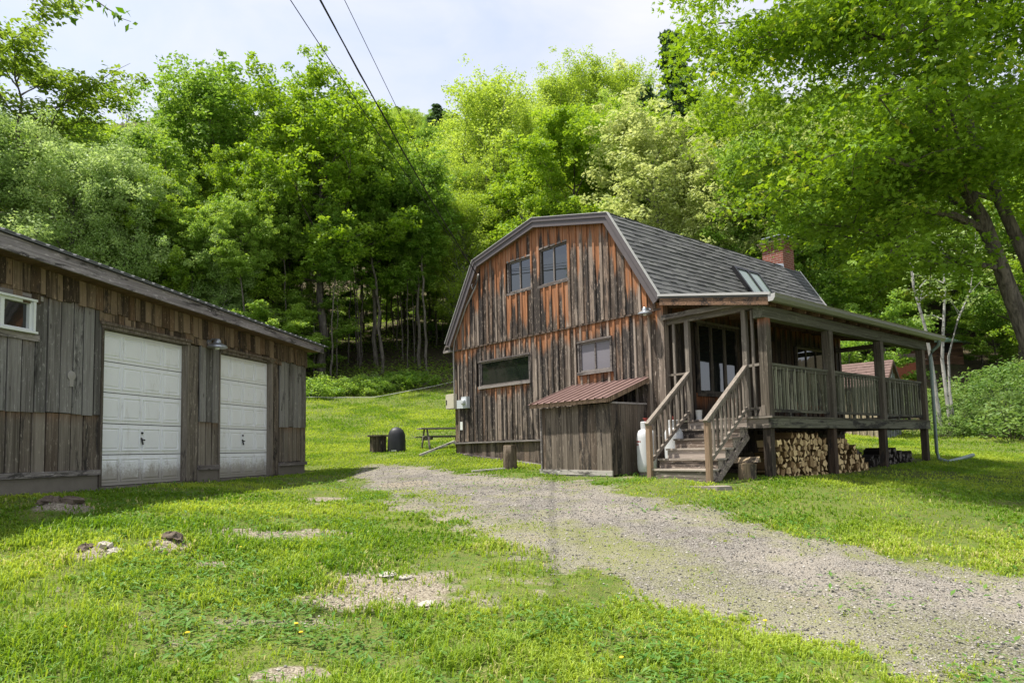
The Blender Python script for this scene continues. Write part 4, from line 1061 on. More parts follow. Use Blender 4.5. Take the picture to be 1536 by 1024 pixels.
# ------------------------------------------------------------------ lean-to locker with red metal roof against the gable
def hpt(u, v, z): x, y = h2w(u, v); return (x, y, HO.z+z)
BU0, BU1, BV = -2.49, -0.44, -1.20
lk = empty('storage_locker', hpt(-1.46, -0.6, -0.78), HR, 'brown plank lean-to locker with a sloping red metal roof', 'shed')
ox, oy, oz = -1.46, -0.6, -0.78
loc = lambda u, v, z: (u-ox, v-oy, z-oz)
m = MB(); strip_wall(m, lambda u, d, z: loc(u, BV-d, z), BU0, BU1, lambda u: -0.80, lambda u: 0.63, [], lambda u: 9, pitch=0.165, battens=False, th=0.022); m.build('front_boards', M['boxwood'], lk)
m = MB(); strip_wall(m, lambda s, d, z: loc(BU1-0.022+d, s, z), BV, -0.09, lambda u: -0.80, lambda u: 0.62, [], lambda u: 9, pitch=0.14, battens=False, th=0.022); m.build('side_boards', M['boxwood'], lk)
m = MB(); strip_wall(m, lambda s, d, z: loc(BU0+0.022-d, s, z), BV, -0.09, lambda u: -0.80, lambda u: 0.62, [], lambda u: 9, pitch=0.14, battens=False, th=0.022); m.build('side_boards', M['boxwood'], lk)
m = MB(); m.box(*[q for pr in zip(loc(BU0+0.03, BV+0.03, -0.7), loc(BU1-0.03, -0.1, 0.5)) for q in pr], 0.2); m.build('inside', M['dark'], lk)
m = MB()
a, b = loc(BU0-0.03, BV-0.035, -0.74), loc(BU1+0.02, BV-0.035, -0.76); m.beam(a, b, 0.03, 0.10, rnd=0.8)
a, b = loc(BU0-0.03, BV-0.025, -0.84), loc(BU1+0.02, BV-0.025, -0.86); m.beam(a, b, 0.03, 0.08, rnd=0.5)
m.build('base_board', M['palewood'], lk)
m = MB(); a, b = loc(BU1+0.0, BV, 0.64), loc(BU1+0.0, -0.1, 0.64); m.beam(a, b, 0.06, 0.035); m.beam(loc(BU0+0.05, BV-0.015, -0.7), loc(BU0+0.05, BV-0.015, 0.62), 0.09, 0.03, up=(1,0,0)); m.build('corner_trim', M['trimwood'], lk)
RU0, RU1, RV0, RV1, RZ0, RZ1 = BU0-0.16, BU1+0.10, -1.44, -0.075, 0.72, 1.20
m = MB()
n = 11; w = (RU1-RU0)/n
for k in range(n):
    a = RU0+k*w
    pts = [(a, 0), (a+w*0.40, 0), (a+w*0.44, 0.025), (a+w*0.58, 0.025), (a+w*0.62, 0), (a+w, 0)]
    vs = [loc(u, RV0, RZ0+h_) for u, h_ in pts] + [loc(u, RV1, RZ1+h_) for u, h_ in pts]
    m.add(vs, [(i, i+1, 7+i, 6+i) for i in range(5)], 0.5)
m.build('roof', M['redroof'], lk)
m = MB(); m.beam(loc(RU0+0.02, RV0+0.05, RZ0-0.04), loc(RU1-0.02, RV0+0.05, RZ0-0.04), 0.04, 0.08, rnd=0.6)
for u in (RU0+0.03, RU1-0.03): m.beam(loc(u, RV0+0.08, RZ0-0.035), loc(u, RV1, RZ1-0.055), 0.04, 0.09, rnd=0.55)
m.build('roof_frame', M['newel'], lk)
tag(lk)

# ------------------------------------------------------------------ yard things
def ghw(u, v): x, y = h2w(u, v); return x, y, gz1(x, y)
def tank(u, v, label):
    x, y, z = ghw(u, v)
    t = empty('propane_tank', (x, y, z), HR, label, 'gas tank', 'propane tanks beside the stairs')
    m = MB(); m.lathe((0, 0, 0), [(0.10, 0.05), (0.165, 0.08), (0.188, 0.15), (0.19, 0.25), (0.19, 0.74), (0.183, 0.82), (0.15, 0.89), (0.09, 0.92)], 26); m.build('cylinder', M['tank'], t)
    m = MB(); m.lathe((0, 0, 0), [(0.155, -0.02), (0.155, 0.085)], 22); m.build('foot_ring', M['concrete'], t)
    m = MB(); m.lathe((0, 0, 0), [(0.10, 0.90), (0.105, 1.06), (0.095, 1.07)], 18); m.build('collar', M['tank'], t)
    m = MB(); m.lathe((0, 0, 0), [(0.03, 1.06), (0.03, 1.12), (0.05, 1.125), (0.05, 1.145)], 12); m.build('valve', M['red'], t)
    m = MB()
    for zz, ws in ((0.66, (0.05, 0.03, 0.06, 0.02)), (0.60, (0.04, 0.05, 0.03))):
        a = -2.55
        for w_ in ws:
            a1 = a + w_/0.19; r_ = 0.1925
            m.add([(r_*math.cos(a), r_*math.sin(a), zz), (r_*math.cos(a1), r_*math.sin(a1), zz), (r_*math.cos(a1), r_*math.sin(a1), zz+0.032), (r_*math.cos(a), r_*math.sin(a), zz+0.032)], [(0,1,2,3)]); a = a1+0.06
    m.build('red_marking', M['red'], t)
tank(-0.02, -0.66, 'white propane tank with red markings standing beside the locker')
tank(0.40, 0.30 - 0.62 - 0.0, 'white propane tank half hidden behind the stair railing')

x, y = -0.08, 16.41
stp = empty('log_stump', (x, y, gz1(x, y)), 0, 'upright dark log section standing at the gravel edge before the house', 'stump')
m = MB(); m.lathe((0, 0, 0), [(0.17, -0.05), (0.165, 0.1), (0.155, 0.3), (0.150, 0.52), (0.145, 0.535)], 18, jit=0.06); m.build('bark', M['log_bark'], stp)
m = MB(); m.lathe((0, 0, 0), [(0.138, 0.53), (0.135, 0.541), (0.01, 0.542)], 18); m.build('cut_end', M['cutend'], stp)

def plank(name, a, b, w, h, mat, label, cat):
    a = Vector(a); b = Vector(b); o = empty(name, (a+b)/2, 0, label, cat); c = (a+b)/2
    m = MB(); m.beam(a-c, b-c, w, h, rnd=0.6); q = m.build('board', mat, o); return o
za, zb_ = gz1(-0.95, 15.98), gz1(-0.22, 16.22)
pb_ = MB(); pb_.beam((0, 0, 0), (0.74, 0.24, zb_-za), 0.11, 0.03); p_o = pb_.build('wooden_board', M['palewood']); p_o.location = (-0.95, 15.98, za+0.035); tag(p_o, 'flat grey board lying on the gravel beside the log stump', 'board')
xa, ya = -2.62, 19.55; u0_, v0_ = h2w(-7.36, 0.0)
e_ = MB(); A = Vector((xa, ya, gz1(xa, ya)+0.05)); B = Vector((u0_, v0_-0.05, HO.z+0.02)); e_.beam((0, 0, 0), B-A, 0.16, 0.06, rnd=0.8); e_o = e_.build('splash_board', M['palewood']); e_o.location = A; tag(e_o, 'pale board leaning from the lawn to the left house corner', 'board')

# wooden cable spool table
x, y = -4.18, 21.66
sp = empty('spool_table', (x, y, gz1(x, y)), 0.3, 'round grey wooden spool table on the back lawn', 'table')
m = MB()
for k in range(7): 
    w_ = 0.64/7; xx = -0.32+k*w_; hl = math.sqrt(max(0.01, 0.33**2-(xx+w_/2)**2)); m.box(xx, xx+w_-0.006, -hl, hl, 0.48, 0.525)
m.build('table_top', M['boxwood'], sp)
m = MB()
for k in range(18):
    t = k*2*math.pi/18; c = Vector((0.235*math.cos(t), 0.235*math.sin(t), 0)); d_ = Vector((-math.sin(t), math.cos(t), 0))
    m.beam(c+Vector((0,0,-0.03)), c+Vector((0,0,0.48)), 0.075, 0.03, up=c.normalized())
m.build('barrel', M['porch'], sp)
# covered grill
x, y = -3.58, 21.5
gr = empty('covered_grill', (x, y, gz1(x, y)), 0.2, 'grill under a black vinyl cover on the back lawn', 'grill')
m = MB(); seg = 28; rings = [(0.0, 0.27, 0.24), (0.10, 0.275, 0.245), (0.32, 0.27, 0.235), (0.52, 0.255, 0.22), (0.64, 0.21, 0.19), (0.71, 0.14, 0.13), (0.745, 0.06, 0.06), (0.755, 0.01, 0.01)]
vs = []
for z, rx, ry in rings:
    for k in range(seg):
        t = 2*math.pi*k/seg; f = 1 + 0.055*math.sin(5*t+z*2)*(1-z) + random.uniform(-.012, .012); vs.append((rx*f*math.cos(t), ry*f*math.sin(t), z))
m.add(vs, [(i*seg+k, i*seg+(k+1)%seg, (i+1)*seg+(k+1)%seg, (i+1)*seg+k) for i in range(len(rings)-1) for k in range(seg)], 0.5, 9, True); m.build('cover', M['cover'], gr)
m = MB(); m.beam((-0.17, -0.262, 0.03), (-0.02, -0.285, 0.03), 0.02, 0.03); m.build('tie_strap', M['white_frame'], gr)
# picnic table
x, y = -2.3, 23.0
pt_ = empty('picnic_table', (x, y, gz1(x, y)), 0.35, 'old wooden picnic table partly hidden behind the house corner', 'picnic table')
m = MB()
for k in range(5): m.box(-0.8, 0.8, -0.36+k*0.145, -0.36+k*0.145+0.135, 0.66, 0.70)
m.build('table_top', M['trimwood'], pt_)
for s_ in (-1, 1):
    m = MB()
    for k in range(2): m.box(-0.8, 0.8, s_*0.66-0.13+k*0.135, s_*0.66-0.13+k*0.135+0.125, 0.40, 0.435)
    m.build('bench', M['trimwood'], pt_)
for xx in (-0.58, 0.58):
    m = MB(); m.beam((xx, -0.62, -0.03), (xx, -0.2, 0.66), 0.04, 0.09, up=(0, 1, 0)); m.beam((xx, 0.62, -0.03), (xx, 0.2, 0.66), 0.04, 0.09, up=(0, 1, 0)); m.beam((xx+0.045, -0.75, 0.35), (xx+0.045, 0.75, 0.35), 0.04, 0.09); m.build('trestle', M['trimwood'], pt_)

# landing slab, chopping block and bucket
x, y, z = ghw(1.25, -1.62)
sl_ = MB(); ring = [(-0.95, -0.20), (-0.5, -0.27), (0.3, -0.25), (1.0, -0.12), (1.15, 0.08), (0.9, 0.32), (-0.8, 0.34), (-1.0, 0.1)]
sl_.prism([(a, b, -0.10) for a, b in ring], (0, 0, 0.118), 0.5); s_o = sl_.build('stone_slab', M['slab']); s_o.location = (x, y, z-0.075); s_o.rotation_euler = (0, 0, HR); tag(s_o, 'flat pale stone slab at the foot of the porch stairs', 'slab')
x, y, z = ghw(2.02, -0.42)
cbk = empty('chopping_block', (x, y, z), 0.4, 'pale upright chopping block beside the corner post', 'chopping block')
m = MB(); m.lathe((0, 0, 0), [(0.165, -0.05), (0.16, 0.1), (0.155, 0.27), (0.15, 0.28)], 16, jit=0.07); m.build('bark', M['blockwood'], cbk)
m = MB(); m.lathe((0, 0, 0), [(0.148, 0.277), (0.14, 0.286), (0.01, 0.287)], 16); m.build('cut_end', M['cutend'], cbk)
hs_ = MB(); hs_.prism([(-0.22, -0.11, 0), (-0.22, 0.10, 0.0), (-0.22, 0.02, 0.10)], (0.44, 0.02, 0.01), 0.5); q = hs_.build('split_log', M['blockwood']); q.location = (x, y, z+0.29); q.rotation_euler = (0, 0, -0.6); tag(q, 'split log lying across the top of the chopping block', 'log')
x, y = h2w(0.66, 0.18)
bk = MB(); bk.lathe((0, 0, 0), [(0.055, 0.0), (0.068, 0.19), (0.07, 0.195), (0.06, 0.185), (0.05, 0.02)], 16); q = bk.build('bucket', M['rag']); q.location = (x, y, HO.z+DT+0.003); tag(q, 'small white bucket at the top of the stairs', 'bucket')

# ---- firewood
def split_proto(k, mat, L_=0.40):
    rs = random.Random(k); n = rs.choice((3, 3, 3, 4, 4)); R = rs.uniform(0.055, 0.09); a0 = rs.random()*6.28
    m = MB(); ring = []
    for i in range(n):
        t = a0 + (i + rs.uniform(-0.22, 0.22))*2*math.pi/n; rr = R*rs.uniform(0.8, 1.2); ring.append((rr*math.cos(t), rr*math.sin(t)))
    nn = len(ring)
    vs = [(-L_/2, a, b) for a, b in ring] + [(L_/2, a*rs.uniform(.9, 1.05), b*rs.uniform(.9, 1.05)) for a, b in ring]
    m.add(vs, [tuple(range(nn-1, -1, -1)), tuple(range(nn, 2*nn))], 1.0)
    m.add(vs, [(i, (i+1)%nn, nn+(i+1)%nn, nn+i) for i in range(nn)], 0.0 if k % 3 else 0.48)
    o = m.build('firewood_log', mat); me = o.data; bpy.data.objects.remove(o); return me, R
FWP = [split_proto(k, M['split']) for k in range(12)]
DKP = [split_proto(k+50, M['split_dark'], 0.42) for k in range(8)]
def firewood(v0, v1, topf, ucen, protos, label, group, zb0, name='firewood_log', dz=0.108, dv=0.124, jit=0.02):
    row = 0; z = zb0 + 0.05
    while True:
        v = v0 + (0.06 if row % 2 else 0.0); any_ = False
        while v < v1:
            if z < topf(v):
                any_ = True
                me, R = random.choice(protos)
                o = bpy.data.objects.new(name, me); COL.objects.link(o)
                x, y = h2w(ucen+random.uniform(-0.05, 0.03), v+random.uniform(-jit, jit))
                o.location = (x, y, HO.z+z+random.uniform(-jit, jit)*0.7)
                o.rotation_euler = Matrix.Rotation(HR+random.uniform(-.06, .06), 3, 'Z').to_euler()
                rx = random.uniform(0, 6.28)
                o.rotation_euler = (Matrix.Rotation(HR+random.uniform(-.07, .07), 3, 'Z') @ Matrix.Rotation(rx, 3, 'X')).to_euler()
                sc = random.uniform(0.85, 1.2); o.scale = (random.uniform(0.9, 1.1), sc, sc)
                tag(o, label, 'log', group)
            v += dv*random.uniform(0.85, 1.15)
        if not any_ and row > 0: break
        row += 1; z += dz
        if row > 20: break
gb = -0.93
firewood(0.40, 2.42, lambda v: -0.18 + (0.07 if 1.0 < v < 2.0 else 0), 1.98, FWP, 'pale split firewood log in the stack behind the porch corner post', 'firewood stacked under the near porch bay', gb)
firewood(2.72, 4.4, lambda v: -0.20 - max(0, v-3.4)*0.55, 1.98, FWP, 'pale split firewood log in the sloping end of the stack under the middle porch bay', 'firewood at the sloping end of the stack', gb)
firewood(5.0, 7.6, lambda v: -0.42 - abs(v-6.2)*0.14, 1.75, DKP, 'dark weathered firewood log heaped under the far end of the porch', 'dark weathered firewood under the porch', -0.88, jit=0.05)
firewood(4.45, 5.0, lambda v: -0.52, 1.6, DKP, 'dark weathered firewood log lying low in the shade under the middle of the porch', 'dark firewood lying under mid porch', -0.90, jit=0.05)
# loose round logs under the stairs
for i, (u, v, z, lab) in enumerate(((1.05, 0.75, -0.80, 'lowest round log under the stairs'), (1.10, 0.82, -0.62, 'middle round log in the pile under the stairs'), (1.08, 0.95, -0.45, 'top round log in the pile under the stairs'), (1.55, 0.9, -0.79, 'round log on the ground behind the chopping block'), (1.5, 1.0, -0.60, 'round log lying upon another behind the chopping block'))):
    x, y = h2w(u, v); m = MB(); m.tube([(-0.24, 0, 0), (0, 0.006, 0), (0.24, 0, 0)], [0.082, 0.088, 0.08], 12)
    o = m.build('round_log', M['log_bark']); o.location = (x, y, HO.z+z-0.02); o.rotation_euler = (0, 0, HR+random.uniform(-.2, .2)); tag(o, lab, 'log')
    e = MB(); e.lathe((0, 0, 0), [(0.075, 0.241), (0.07, 0.246), (0.005, 0.247)], 12, axis='X'); e.build('cut_end', M['cutend'], o); e = MB(); e.lathe((0, 0, 0), [(0.005, -0.247), (0.07, -0.246), (0.075, -0.241)], 12, axis='X'); e.build('cut_end', M['cutend'], o)
    
# downspout extension along the ground
x0, y0 = h2w(2.60, 7.96); A = Vector((x0, y0, HO.z-0.80)); x1, y1 = 12.0, 18.3; B = Vector((x1, y1, gz1(x1, y1)+0.09))
m = MB(); m.tube([(0, 0, 0.0), (B-A)*0.5+Vector((0, 0, -0.01)), B-A], 0.05, 8); o = m.build('drain_pipe', M['downspout']); o.location = A; tag(o, 'grey green drain pipe lying on the lawn from the porch downspout', 'pipe')

# stones and clods in the lawn
def rock(name, x, y, sx, sy, sz, mat, label, cat, seed):
    rs = random.Random(seed); m = MB(); seg = 16; vs = []; R = [(0.9, -0.5), (1.0, 0.0), (0.85, 0.45), (0.5, 0.8), (0.05, 0.9)]; am = 0.1 if name == 'flat_stone' else 0.34
    for r, z in R:
        for k in range(seg):
            t = 2*math.pi*k/seg; f = r*(1+rs.uniform(-am, am)); vs.append((sx*f*math.cos(t), sy*f*math.sin(t), sz*(z+rs.uniform(-am, am))))
    m.add(vs, [(i*seg+k, i*seg+(k+1)%seg, (i+1)*seg+(k+1)%seg, (i+1)*seg+k) for i in range(4) for k in range(seg)] + [tuple(range(4*seg, 5*seg))], rs.random())
    o = m.build(name, mat); o.location = (x, y, gz1(x, y)+sz*0.1); o.rotation_euler = (0, 0, rs.random()*3); tag(o, label, cat); return o
rock('flat_stone', -1.28, 7.12, 0.15, 0.10, 0.025, M['stone'], 'larger flat pale stone at the back of the bare gravel patch', 'stone', 1)
rock('flat_stone', -1.10, 7.02, 0.10, 0.07, 0.022, M['stone'], 'smaller flat pale stone right beside the larger one in the bare patch', 'stone', 2)
rock('flat_stone', -0.80, 6.28, 0.12, 0.07, 0.02, M['stone'], 'flat pale stone at the right front edge of the bare patch', 'stone', 3)
for i, (x, y, s, lab) in enumerate(((-5.95, 9.02, 0.15, 'left clod of the dug earth near the garage'), (-5.72, 9.08, 0.17, 'right clod of the dug earth near the garage'), (-4.42, 7.26, 0.11, 'brown earth clod at the left of the lawn stones'), (-4.24, 7.30, 0.09, 'small grey clod in the middle of the lawn stones'), (-4.12, 7.25, 0.10, 'grey clod at the right of the lawn stones'), (-3.76, 7.73, 0.13, 'brown clod of the molehill in mid lawn'))):
    rock('earth_clod', x, y, s, s*0.7, s*0.42, M['stone'] if i in (3, 4) else M['soil'], lab, 'clod', 20+i)
# dandelions
for i, (x, y) in enumerate(((-3.0, 7.72), (-1.72, 5.55), (-1.62, 5.35), (-2.45, 5.3), (2.0, 5.75), (0.72, 4.95), (-3.3, 5.2))):
    f = MB(); f.tube([(0, 0, -0.03), (0.004, 0, 0.03), (0, 0.004, 0.062)], 0.002, 5); o = f.build('dandelion', L['weed']); o.location = (x, y, gz1(x, y)); tag(o, 'yellow dandelion flower in the grass', 'flower', 'dandelions in the lawn')
    h_ = MB(); h_.lathe((0, 0, 0.062), [(0.004, -0.006), (0.017, 0.0), (0.014, 0.006), (0.004, 0.009)], 10, jit=0.15); h_.build('flower_head', M['yellow'], o)

# ---- overhead lines
HA = Vector(hpt(-5.85, -0.30, 4.50))
for (mx, mz, r, sag, lab) in ((-2.88, 6.13, 0.007, 0.10, 'thin black overhead wire, leftmost of the three'), (-2.48, 6.12, 0.012, 0.12, 'thick twisted black overhead cable running to the gable'), (-2.15, 6.12, 0.0055, 0.06, 'thinnest overhead wire, rightmost of the three')):
    Mx = Vector((mx, 9.0, mz+EYE)); end = HA + Vector((0, 0, 0.12 if r < 0.01 else 0.0)) + Vector(((mx+2.5)*0.15, 0, 0))
    d_ = Mx-end; pts = []
    for k in range(41):
        t = k/40*2.0; pts.append(end + d_*t - Vector((0, 0, sag*math.sin(math.pi*min(1, t))*(1 if t < 1 else 0))))
    m = MB(); base = pts[0]; m.tube([q-base for q in pts], r, 6)
    if r > 0.01:
        # second conductor twisted round the first
        m.tube([q-base+Vector((0.014*math.cos(i*1.3), 0, 0.014*math.sin(i*1.3))) for i, q in enumerate(pts)], 0.006, 6)
    o = m.build('overhead_cable', M['cable']); o.location = base; tag(o, lab, 'cable', 'overhead lines to the house')
# pale rope lying across the back lawn
rp = []
for t in np.linspace(0, 1, 30):
    x = -13.5 + 10.2*t; y = 37.6 + 3.2*t + 2.6*t*t; rp.append(Vector((x, y, gz1(x, y)+0.13)))
m = MB(); m.tube([q-rp[0] for q in rp], 0.018, 6); o = m.build('rope', M['rope']); o.location = rp[0]; tag(o, 'pale rope stretched along the upper edge of the back lawn', 'rope')
# ------------------------------------------------------------------ trees
def leaf_cloud(C, N, size, flat, rad, droop=0.0, seed=0, up=0.5, shape=4):
    """leaf faces round cluster centres C (k,3) with radii rad (k,); N leaves each"""
    g = np.random.default_rng(seed); k = len(C); n = k*N
    cc = np.repeat(C, N, 0); rr = np.repeat(rad, N)
    d = g.normal(size=(n, 3)); d /= np.linalg.norm(d, axis=1)[:, None]
    q = g.random(n)**0.45
    p = d*q[:, None]*rr[:, None]; p[:, 2] *= flat
    p[:, 2] -= droop*(p[:, 0]**2+p[:, 1]**2)/np.maximum(rr, .1)
    P0 = cc + p
    nr = g.normal(size=(n, 3))*0.75 + d*0.45; nr[:, 2] = np.abs(nr[:, 2]) + up
    nr /= np.linalg.norm(nr, axis=1)[:, None]
    a = g.normal(size=(n, 3)); a -= (a*nr).sum(1)[:, None]*nr; a /= np.linalg.norm(a, axis=1)[:, None]
    b = np.cross(nr, a); s = size*(0.6 + 0.8*g.random(n))[:, None]
    fold = nr*s*0.16
    r = np.clip(g.random(n)*0.55 + np.repeat(g.random(k), N)*0.45, 0, 1)
    if shape == 4:
        V = np.stack([P0-a*s, P0-b*s*0.55+fold, P0+a*s, P0+b*s*0.55+fold*0.6], 1).reshape(-1, 3)
        F = np.arange(n*4).reshape(-1, 4); rep = 4
    else:                                # lobed leaf: middle and two side lobes
        o = P0-a*s*0.8
        def pt(x, y, z): return P0 + a*s*x + b*s*y + nr*s*z
        V = np.stack([o, pt(-0.05, -0.22, .05), pt(1.0, 0, -.08), pt(-0.05, 0.22, .05), pt(-0.45, -0.75, -.02), pt(0.30, -0.78, -.15), pt(-0.45, 0.75, -.02), pt(0.30, 0.78, -.15)], 1).reshape(-1, 3)
        i = np.arange(n)[:, None]*8
        F = np.concatenate([i+np.array([0, 1, 2, 3]), i+np.array([0, 4, 5, 1]), i+np.array([0, 3, 7, 6])], 1).reshape(-1, 4); rep = 8
    return V, F, np.repeat(r, rep)

def skeleton(seed, H, base, R, prof, nl, tr, lean=0.03, ang=(0.5, 1.1), sub=3, fork=0.0):
    """trunk and limbs; returns trunk builder and the tips where leaves go"""
    rs = random.Random(seed); m = MB(); tips = []
    pts = []; rad = []; x = y = 0.0; lx, ly = rs.uniform(-lean, lean), rs.uniform(-lean, lean)
    n = 12
    for i in range(n+1):
        t = i/n; pts.append(Vector((x, y, H*0.94*t))); rad.append(tr*(1.25 if i == 0 else 1)*(1-t)**0.75 + 0.012)
        x += lx*H/n + rs.uniform(-.012, .012)*H; y += ly*H/n + rs.uniform(-.012, .012)*H
    pts[0].z = -0.5
    m.tube(pts, rad, 8)
    def at(t):
        f = t*n; i = min(n-1, int(f)); return pts[i].lerp(pts[i+1], f-i)
    az = rs.random()*6.28
    for k in range(nl):
        t = base + (0.97-base)*((k+0.5)/nl)**0.9; p = at(t/0.94 if t < 0.94 else 1.0); az += 2.4+rs.uniform(-.4, .4)
        h = (t-base)/(1-base); Lr = R*prof(h)*rs.uniform(0.75, 1.15); el = rs.uniform(*ang)*(0.55+0.75*h)
        d = Vector((math.cos(az)*math.cos(el), math.sin(az)*math.cos(el), math.sin(el)))
        q = [p]; c = p.copy()
        ns = 5
        for j in range(ns):
            d = (d + Vector((rs.uniform(-.18, .18), rs.uniform(-.18, .18), rs.uniform(-.10, .16)))).normalized(); c = c + d*(Lr/ns); q.append(c.copy())
        r0 = max(0.02, tr*0.42*(1-t)**0.6+0.012); m.tube(q, [r0*(1-j/ns*0.85) for j in range(ns+1)], 6)
        tips.append((q[-1], Lr)); tips.append((q[-2], Lr)); tips.append((q[-3], Lr*.8))
        for j in range(sub):
            s = q[rs.randint(2, ns)]; d2 = (d + Vector((rs.uniform(-1, 1), rs.uniform(-1, 1), rs.uniform(-.3, .6)))*0.9).normalized(); l2 = Lr*rs.uniform(0.25, 0.5)
            e = s + d2*l2; m.tube([s, s+d2*l2*0.5+Vector((0, 0, l2*.06)), e], [r0*0.38, r0*.25, r0*0.12], 5); tips.append((e, l2)); tips.append((s+d2*l2*.6, l2))
    tips.append((pts[-1], 1.0)); tips.append((pts[-2], 1.0))
    return m, tips

PROTO = {}
def proto(key, seed, H, base, R, prof, nl, tr, leaf, bark, N, size, cr, flat, ang=(0.3, 0.9), sub=3, up=0.5, droop=0.1, keep=1.0, extra=0):
    m, tips = skeleton(seed, H, base, R, prof, nl, tr, ang=ang, sub=sub)
    rs = random.Random(seed+1)
    C = []; rad = []
    for p, l in tips:
        if rs.random() > keep: continue
        C.append(tuple(p)); rad.append(cr*rs.uniform(0.65, 1.25))
        for e in range(extra):
            C.append((p.x+rs.gauss(0, cr*1.15), p.y+rs.gauss(0, cr*1.15), p.z+rs.gauss(0, cr*0.8))); rad.append(cr*rs.uniform(0.5, 1.0))
    V, F, r = leaf_cloud(np.array(C), N, size, flat, np.array(rad), droop, seed+2, up)
    cm = np_mesh('crown', V, F, leaf, dict(rnd=r, prot=np.zeros(len(r))))
    o = m.build('trunk', bark); tm = o.data; bpy.data.objects.remove(o)
    PROTO[key] = (tm, cm, float(np.percentile(V[:, 2], 99.7)))
dome = lambda h: 0.55 + 0.55*math.sin(math.pi*min(1, h*0.85+0.12)) - 0.55*max(0, h-0.75)
cone = lambda h: 1.0 - 0.9*h
tall = lambda h: 0.65 + 0.4*math.sin(math.pi*h)
vase = lambda h: 0.9 - 0.45*h
proto('maple', 3, 20, 0.16, 5.2, dome, 36, 0.30, L['bright'], M['bark'], 48, 0.125, 0.78, 0.6, sub=3, extra=3, up=0.3)
proto('maple_hi', 4, 20, 0.36, 5.4, dome, 34, 0.30, L['bright'], M['bark'], 50, 0.125, 0.78, 0.55, sub=3, extra=3, up=0.3)
proto('maple_b', 13, 19, 0.14, 5.0, dome, 36, 0.28, L['mid'], M['bark'], 48, 0.12, 0.78, 0.65, sub=3, extra=3, up=0.3)
proto('ash', 23, 17, 0.12, 4.2, tall, 36, 0.22, L['pale'], M['bark_grey'], 90, 0.105, 1.0, 0.8, ang=(0.5, 1.1), sub=3, up=0.2, extra=1)
proto('young', 33, 22, 0.18, 5.6, dome, 40, 0.22, L['yellow'], M['bark_grey'], 34, 0.115, 0.95, 0.8, ang=(0.7, 1.15), sub=4, up=0.3, keep=0.9, extra=1)
proto('tall', 43, 21, 0.42, 3.6, tall, 28, 0.20, L['mid'], M['bark'], 46, 0.12, 0.70, 0.6, ang=(0.3, 0.9), sub=3, extra=3, up=0.3)
proto('oak', 53, 23, 0.30, 6.0, dome, 30, 0.34, L['dark'], M['bark'], 56, 0.14, 0.85, 0.5, ang=(0.3, 0.9), sub=5, keep=0.95)
proto('cream', 63, 18, 0.10, 4.0, tall, 34, 0.2, L['cream'], M['bark_grey'], 54, 0.13, 0.85, 0.65, sub=3, extra=1)
proto('sapling', 73, 7, 0.15, 2.6, tall, 18, 0.07, L['mid'], M['bark'], 60, 0.10, 0.65, 0.35, ang=(0.05, 0.5), sub=3, droop=0.2)
proto('spruce', 83, 21, 0.10, 3.4, cone, 70, 0.22, L['spruce'], M['bark'], 34, 0.20, 0.62, 0.45, ang=(-0.35, -0.05), sub=2, up=0.0, droop=0.4)
proto('bare', 93, 17, 0.2, 3.2, vase, 30, 0.14, L['yellow'], M['bark_grey'], 5, 0.10, 0.6, 0.8, ang=(0.8, 1.3), sub=5, keep=0.7)
proto('pole', 103, 18, 0.60, 2.8, tall, 18, 0.13, L['mid'], M['bark'], 42, 0.12, 0.70, 0.55, sub=3, extra=3)
def shrub_proto(key, seed, R, H, leaf, N=60, size=0.075):
    g = np.random.default_rng(seed); m = MB(); C = []
    for k in range(34):
        t = g.random()*6.28; r = R*math.sqrt(g.random()); z = H*(0.25+0.75*g.random())*(1-0.45*(r/R)**2)
        C.append((r*math.cos(t), r*math.sin(t), z)); m.tube([(0.2*r*math.cos(t), 0.2*r*math.sin(t), -0.2), (0.6*r*math.cos(t), 0.6*r*math.sin(t), z*.6), C[-1]], [0.02, 0.014, 0.006], 5)
    V, F, r = leaf_cloud(np.array(C), N, size, 0.8, np.array([R*0.33]*len(C))*g.uniform(.6, 1.2, len(C)), 0.05, seed+1, 0.35)
    o = m.build('stems', M['bark']); tm = o.data; bpy.data.objects.remove(o)
    PROTO[key] = (tm, np_mesh('foliage', V, F, leaf, dict(rnd=r, prot=np.zeros(len(r)))), H)
shrub_proto('shrub', 203, 1.3, 1.5, L['shrub'], 34); shrub_proto('shrub_b', 213, 1.5, 2.4, L['shrub'], 40); shrub_proto('shrub_d', 223, 1.4, 1.2, L['mid'])

CATN = dict(maple_hi='maple_tree', maple='maple_tree', maple_b='maple_tree', ash='ash_tree', young='budding_tree', tall='forest_tree', oak='oak_tree', cream='blossoming_tree', sapling='sapling', spruce='spruce_tree', bare='bare_tree', pole='forest_tree', shrub='shrub', shrub_b='shrub', shrub_d='shrub')
def plant(key, x, y, H, label, group=None, wide=1.0, sink=0.1):
    tm, cm, h0 = PROTO[key]; s = H/h0
    o = empty(CATN[key], (x, y, gz1(x, y)-sink), random.uniform(0, 6.28), label, 'shrub' if key.startswith('shrub') else 'tree', group)
    w = s*wide if s > 0.75 else (0.6*s+0.2)*wide
    o.scale = (w*random.uniform(0.93, 1.07), w*random.uniform(0.93, 1.07), s)
    a, b = ('stems', 'foliage') if key.startswith('shrub') else ('trunk', 'crown')
    link_mesh(a, tm, o); link_mesh(b, cm, o)
    return o
def col(px, D): return (px-768)/1047*D         # bearing (in the photo's pixels) and depth to a world x
def top(py, px, D): return EYE + (674 - 0.0222*(px-768) - py)/1047*D
def ptree(key, px, D, py, label, wide=1.0, group=None):
    x = col(px, D); z = gz1(x, D); H = max(3.0, (top(py, px, D)-z)); return plant(key, x, D, H*1.02, label, group, wide)
